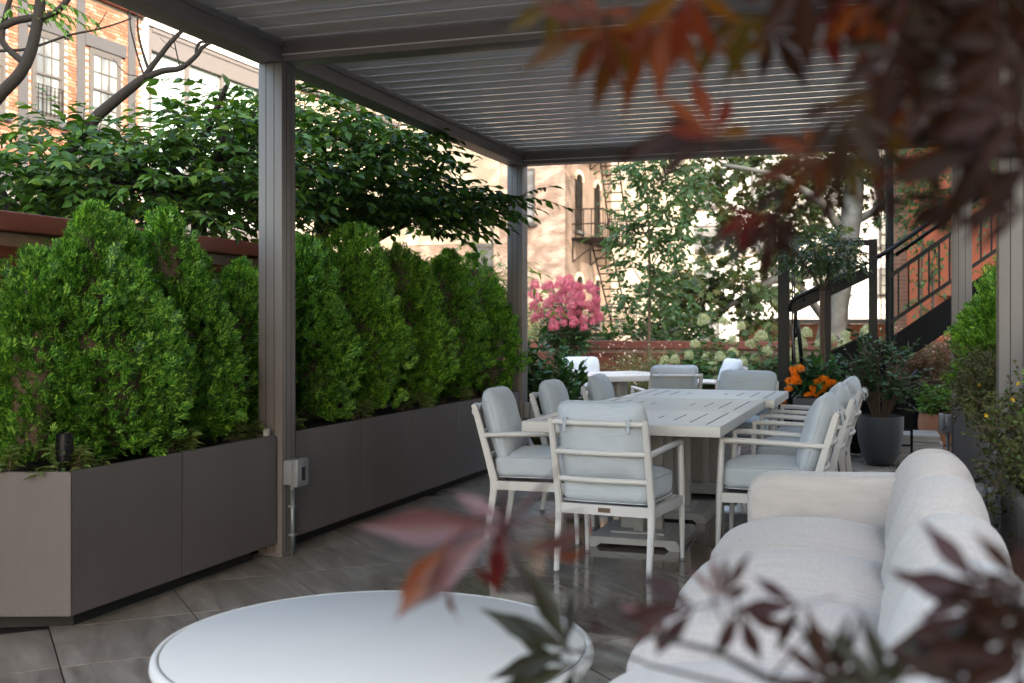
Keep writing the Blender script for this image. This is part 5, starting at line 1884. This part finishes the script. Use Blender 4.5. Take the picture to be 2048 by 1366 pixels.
# ---- white apartment building at the back
wb = thing("apartment_building", "white rendered apartment building behind the plane tree", "building", (-3.6, 45.0, 0))
MB().box((-5.6, 0, -.1), (4.4, 10, 14)).build("wall", M["whitewall"], wb)
MB().box((-5.62, -.04, 3.95), (4.42, -.0005, 4.02)).build("string_course", M["beige"], wb)
for x0 in (-8.0, -5.3, -3.0, -.6):
    for z0 in (.4, 2.45, 4.25, 6.0, 8.2):
        win_y(wb, x0 + (0.1 if z0 < 5 else .0), x0 + 1.42, z0, z0 + (1.0 if z0 < 5 else 1.25), 45.0, M["winframe"], M["paleglass"] if (x0 + z0) % 2 < 1.2 else M["curtain"], cols=2)
r = MB()
for z in np.arange(.5, 11, .38):
    r.tube([(3.15, -.15, z), (3.7, -.15, z)], .02, 4)
for x in (3.15, 3.7):
    r.tube([(x, -.15, .2), (x, -.15, 11)], .025, 4)
r.build("wall_ladder", M["iron"], wb)

# ---- painted walls at the back right
sw = thing("painted_wall", "low salmon painted yard wall with beige coping behind the hydrangeas", "wall", (-3.1, 24.0, 0))
MB().box((0, 0, -.1), (3.25, .25, 1.30)).build("wall_body", M["salmon"], sw)
MB().box((-.04, -.05, 1.302), (3.29, .30, 1.40), bev=.01).build("coping", M["beige"], sw)
for x in (1.18, 1.85):
    MB().tube([(x, -.07, .6), (x, -.07, 1.58)], .035, 8).build("pipe", M["iron"], sw)
oh = thing("painted_house", "tall orange painted house wall beyond the stair", "building", (.20, 20.6, 0))
MB().box((.02, 0, -.1), (5.5, 6, 8.5)).build("wall", M["orange"], oh)
MB().box((-.32, .1, -.1), (.0195, 6, 8.5)).build("brick_pier", M["darkbrick_y"], oh)
MB().box((.55, -.10, 1.78), (5.5, -.002, 1.86), bev=.008).build("ledge", M["salmon"], oh)
MB().box((.02, -.22, -.1), (5.5, -.003, .82)).build("plinth_course", M["salmon"], oh)
win_y(oh, 1.75, 2.35, 2.05, 3.3, 20.6, M["winframe"], M["paleglass"])

# ---- unseen house on the right, added to shade the terrace and bounce light
ho = thing("shade_house", "unseen tall brick house added on the right to shade the terrace", "building", (7.5, 2.0, 0))
MB().box((0, -19, -.1), (9, 13.2, 13.2)).build("wall", M["bouncebrick"], ho)
MB().box((-.25, -19.1, 13.202), (9.1, 13.3, 13.7)).build("cornice", M["greystone"], ho)
for yy in range(-16, 12, 4):
    for z in (1.0, 4.4, 7.8):
        m = MB()
        for q in ((yy, yy + .08, z, z + 1.9), (yy + 1.12, yy + 1.2, z, z + 1.9), (yy + .0805, yy + 1.1195, z + 1.82, z + 1.9), (yy + .0805, yy + 1.1195, z, z + .08), (yy + .0805, yy + 1.1195, z + .92, z + .98)):
            m.box((-.05, q[0], q[2]), (-.004, q[1], q[3]))
        f = m.build("window", M["sash"], ho)
        MB().box((-.025, yy + .03, z + .03), (-.003, yy + 1.17, z + 1.87)).build("pane", M["darkglass"], f)
        MB().box((-.12, yy - .1, z - .12), (-.003, yy + 1.3, z - .003)).build("sill", M["greystone"], f)

# ------------------------------------------------------------------ Japanese maple close to the camera
mp = thing("japanese_maple", "Japanese maple with red and purple leaves hanging close in the foreground", "tree", (.95, .75, 0))
MO = Vector((.95, .75, 0))


def maple_mesh(seed, lobes=5, wide=.104):
    rng = random.Random(seed)
    m = MB()
    angs = {5: (-78, -38, 0, 38, 78), 7: (-112, -74, -36, 0, 36, 74, 112), 3: (-42, 0, 42), 1: (0,), 2: (-14, 40)}[lobes]
    for a in angs:
        k = 1 - .0042 * abs(a) + rng.uniform(-.08, .08)
        a = math.radians(a + rng.uniform(-6, 6))
        w = wide * k * rng.uniform(.9, 1.15)
        d = Vector((math.sin(a), math.cos(a), 0))
        s = Vector((d.y, -d.x, 0))
        cv = rng.uniform(-.55, .05)
        tw = rng.uniform(-.06, .06)
        prof = [(0, .03), (.14, .34), (.3, .78), (.45, 1.0), (.58, .92), (.7, .66), (.82, .36), (.92, .14), (1.0, 0.0)]
        o = len(m.v)
        vs = []
        for t, ww in prof:
            c = d * (t * k) + Vector((0, 0, cv * t * t + .02))
            jag = 1 + (.08 if int(t * 20) % 2 else -.05)
            vs += [c - s * (w * ww * jag) + Vector((0, 0, .045 * ww + tw * t)), c + Vector((0, 0, -.02 * ww)), c + s * (w * ww * jag) + Vector((0, 0, .045 * ww - tw * t))]
        fs = []
        for i in range(len(prof) - 1):
            fs += [(3 * i, 3 * i + 1, 3 * i + 4, 3 * i + 3), (3 * i + 1, 3 * i + 2, 3 * i + 5, 3 * i + 4)]
        m.add(vs, fs)
    m.tube([(0, 0.02, 0), (.01, -.25, -.02), (.03, -.5, -.08)], [.014, .010, .009], 5)
    me = bpy.data.meshes.new("leaf")
    me.from_pydata(m.v, [], m.f)
    me.polygons.foreach_set("use_smooth", [True] * len(me.polygons))
    return me


MAP = {}
BASES, TWIGS = [], []


def leaf(px, py, d, size, roll, m, tilt=0.0, turn=0.0, lobes=5, seed=None):
    """px, py: where the lobes meet; size: the middle lobe in pixels; roll: where it points, 90 = up"""
    seed = random.randrange(6) if seed is None else seed
    key = (seed, lobes, m)
    if key not in MAP:
        me = maple_mesh(seed, lobes)
        me.materials.append(M[m])
        MAP[key] = me
    o = bpy.data.objects.new("leaf", MAP[key])
    COL.objects.link(o)
    o.parent = mp
    a = math.radians(roll)
    y = (RGT * math.cos(a) + UP * math.sin(a)).normalized()
    z = -FWD
    z = (z + y * math.sin(tilt) + y.cross(z) * math.sin(turn)).normalized()
    y = (y - z * y.dot(z)).normalized()
    x = y.cross(z)
    R = Matrix((x, y, z)).transposed().to_4x4()
    s = size * d / 2240
    BASES.append((at_d(px, py, d) - MO, -y, s))
    o.matrix_basis = Matrix.Translation(at_d(px, py, d) - MO) @ R @ Matrix.Diagonal((s, s, s, 1))
    return o


# upper cluster
for q in [
    (1205, 40, .56, 200, 205, "mapletop", .3, .2, 5, 0), (1215, 60, .56, 170, 272, "mapletop", .2, -.3, 5, 1), (1330, 25, .58, 190, 262, "mapletop", -.2, .2, 5, 2), (1120, 5, .6, 130, 200, "mapletop", .4, 0, 5, 3),
    (1300, 40, .60, 190, 245, "mapletop", .1, .3, 5, 4), (1425, 278, .57, 165, 95, "mapletop", .2, .1, 5, 5), (1420, 282, .57, 195, 168, "mapledark", .3, .5, 3, 1), (1440, 55, .60, 130, 290, "mapletop", -.3, .2, 5, 2),
    (1500, 20, .58, 150, 260, "mapletop", .3, -.2, 5, 3), (1545, 60, .62, 140, 300, "mapledark", .2, .4, 5, 0), (1500, 420, .60, 110, 255, "maplered", .3, .3, 5, 1),
    (1540, 455, .60, 120, 262, "mapledark", .3, .3, 5, 3), (1490, 470, .62, 110, 200, "mapleolive", .2, .6, 3, 2), (1545, 450, .58, 100, 330, "mapledark", .5, .0, 5, 4), (1700, 215, .52, 190, 250, "mapledark", .2, .6, 5, 5),
    (1790, 90, .52, 190, 258, "mapledark", .3, .3, 5, 0), (1640, 310, .56, 150, 190, "mapletop", .3, .3, 5, 1), (1690, 300, .55, 120, 280, "mapletop", -.2, .4, 5, 2), (1760, 280, .56, 120, 270, "maplered", .2, .2, 5, 3),
    (1770, 265, .54, 110, 20, "mapletop", .4, .2, 5, 4), (1850, 150, .53, 180, 210, "mapledark", .3, .4, 5, 5), (1900, 60, .52, 200, 250, "mapledark", .2, .2, 7, 0), (1960, 180, .50, 190, 260, "mapledark", .5, .1, 7, 1),
    (2030, 100, .48, 210, 230, "mapledark", .2, .3, 7, 2), (1980, 300, .50, 230, 188, "mapledark", .6, .2, 5, 3), (2060, 330, .50, 240, 190, "mapledark", .5, .5, 5, 4), (1830, 310, .55, 110, 300, "mapletop", .3, .3, 5, 5),
    (1860, 215, .56, 120, 190, "mapletop", .4, .2, 5, 0), (1650, 20, .54, 170, 320, "maplered", .4, .5, 5, 1), (1730, 10, .53, 150, 260, "mapletop", .4, .4, 5, 2), 
    (1950, 20, .52, 170, 270, "mapledark", .1, .1, 7, 4), (1850, 20, .55, 140, 240, "maplered", .5, .1, 5, 5), (2040, 220, .47, 180, 200, "mapledark", .4, .2, 7, 0), (1900, 390, .55, 120, 215, "mapledark", .6, .2, 5, 1),
    (1380, -20, .55, 180, 250, "mapletop", .4, .2, 5, 2), (1600, -60, .53, 210, 280, "mapledark", .3, .2, 7, 4),
    (1820, -40, .52, 230, 270, "mapledark", .2, .3, 7, 1), (2000, -30, .50, 240, 262, "mapledark", .3, .0, 7, 2), 
    (1930, 250, .54, 150, 235, "mapledark", .3, .4, 5, 4), (1780, 380, .60, 90, 230, "mapledark", .5, .3, 5, 5), (1670, 370, .62, 100, 250, "mapledark", .4, .4, 5, 0), (1575, 385, .60, 110, 235, "mapledark", .4, .6, 5, 2),
    (1790, 200, .55, 150, 160, "mapletop", .5, .2, 5, 1), (2050, 420, .50, 170, 170, "mapledark", .6, .3, 3, 3),
    
]:
    leaf(q[0], q[1], q[2] * 1.62, *q[3:])
# lower cluster
for q in [
    (1010, 1050, .62, 320, 186, "maplemauve", .1, .1, 1, 0), (1012, 1045, .62, 150, 150, "maplemauve", .3, .3, 1, 1), (1005, 1050, .60, 330, 222, "maplemauve", .1, .3, 1, 2), (905, 1085, .61, 185, 222, "maplebrown", .1, .3, 1, 3), (880, 1110, .61, 170, 236, "maplebrown", .2, .3, 1, 5),
    (1005, 1050, .60, 175, 266, "maplered", .0, .1, 1, 1), (995, 1060, .60, 130, 258, "mapledark", .2, .4, 1, 4), (950, 1120, .63, 90, 285, "maplered", .2, .7, 1, 4), (900, 1170, .64, 90, 268, "maplered", .2, .6, 1, 2), (1020, 1045, .62, 70, 350, "maplemauve", .5, .2, 1, 3), (1050, 1090, .60, 200, 354, "maplemauve", .6, .3, 1, 1), (1100, 1110, .60, 110, 345, "maplebrown", .5, .4, 1, 0),
    (1140, 1300, .78, 215, 160, "mapleolive", .2, .2, 3, 0), (1130, 1290, .78, 150, 110, "mapleolive", .2, .4, 3, 2), (1150, 1330, .78, 190, 205, "mapleolive", .2, .1, 3, 4),
    (1390, 1215, .60, 175, 190, "maplepurple", .2, .3, 3, 1), (1330, 1230, .62, 120, 215, "maplemauve", .2, .3, 3, 3), (1425, 1195, .60, 95, 80, "maplemauve", .3, .5, 3, 2), (1440, 1190, .60, 110, 40, "maplepurple", .4, .2, 3, 5),
    (1480, 1215, .58, 160, 290, "maplepurple", .2, .3, 3, 0), (1600, 1210, .60, 150, 190, "maplepurple", .4, .3, 3, 4), 
    (1640, 1340, .56, 150, 20, "mapleolive", .3, .2, 5, 4), (1660, 1370, .55, 160, 100, "mapledark", .3, .2, 5, 0),
    (1960, 1170, .55, 190, 172, "maplepurple", .4, .1, 3, 3), (1985, 1215, .55, 240, 200, "maplepurple", .3, .2, 3, 5), (1990, 1240, .55, 230, 232, "maplemauve", .3, .2, 1, 2), (1990, 1180, .52, 150, 240, "mapledark", .3, .2, 7, 1),
    (2040, 1230, .50, 200, 260, "mapledark", .3, .2, 7, 2), (2050, 1320, .50, 220, 170, "mapledark", .3, .2, 5, 4), (2040, 1170, .52, 130, 120, "mapledark", .3, .2, 5, 3),
    (1760, 1390, .54, 170, 80, "mapleolive", .3, .3, 5, 1), (1200, 1235, .62, 60, 250, "maplepurple", .4, .5, 3, 2), (1960, 1380, .52, 200, 150, "mapledark", .2, .2, 7, 5),
]:
    leaf(q[0], q[1], q[2] * 1.5, *q[3:])


def maple_twig(pts, r0, r1_, name="branch"):
    p = []
    for q in pts:
        p.append((at_d(q[0], q[1], q[2] * (1.62 if q[1] < 700 else 1.5)) if q[0] > 30 else Vector(q)) - MO)
    k = len(p)
    for a_, b_ in zip(p[:-1], p[1:]):
        TWIGS.extend(a_.lerp(b_, i / 8) for i in range(9))
    MB().tube(p, [r0 + (r1_ - r0) * i / (k - 1) for i in range(k)], 7).build(name, M["mapledark"] if r0 < .003 else M["bark"], mp, smooth=True)


MB().tube([(0, 0, 0.0), (.03, -.05, .6), (-.02, .02, 1.1), (0.0, -.02, 1.6), (.05, 0, 2.2)], [.05, .042, .035, .026, .012], 12).build("trunk", M["bark"], mp, smooth=True)
maple_twig([(.95, .73, 1.55), (2300, 120, .60), (2050, 140, .53), (1850, 40, .53), (1600, 20, .56), (1350, 20, .58), (1200, 45, .56)], .010, .0012)
maple_twig([(.95, .73, 1.45), (2300, 340, .60), (2050, 310, .52), (1800, 320, .56), (1640, 330, .56), (1540, 440, .60)], .008, .0012)
maple_twig([(1640, 330, .56), (1530, 330, .57), (1425, 280, .57)], .0016, .001)
maple_twig([(.95, .74, 1.15), (2300, 1250, .58), (2040, 1220, .51), (1985, 1230, .54), (1700, 1380, .57), (1540, 1360, .58), (1440, 1305, .58), (1300, 1270, .60), (1200, 1250, .62)], .008, .0011)
maple_twig([(1540, 1390, .60), (1300, 1330, .72), (1200, 1290, .76), (1140, 1305, .78)], .0018, .0012)
maple_twig([(1440, 1305, .58), (1450, 1250, .59), (1425, 1195, .60)], .0014, .001)
maple_twig([(1200, 1290, .76), (1060, 1180, .66), (1010, 1055, .62)], .0014, .001)
maple_twig([(1540, 1360, .58), (1620, 1260, .60), (1620, 1220, .60)], .0014, .001)

for p, d, sz in BASES:
    q = min(TWIGS, key=lambda t: (t - p).length)
    if (q - p).length > .02:
        MB().tube([p + d * sz * .02, p + d * sz * .35 + (q - p) * .2, p.lerp(q, .6) + Vector((0, 0, -.004)), q], [.0007, .0008, .0009, .001], 5).build("leaf_stalk", M["maplered"], mp, smooth=True)

# ------------------------------------------------------------------ everything is in place
S.render.engine = 'CYCLES'
S.cycles.max_bounces = 8
S.cycles.diffuse_bounces = 4
S.cycles.transmission_bounces = 4
S.cycles.use_denoising = True
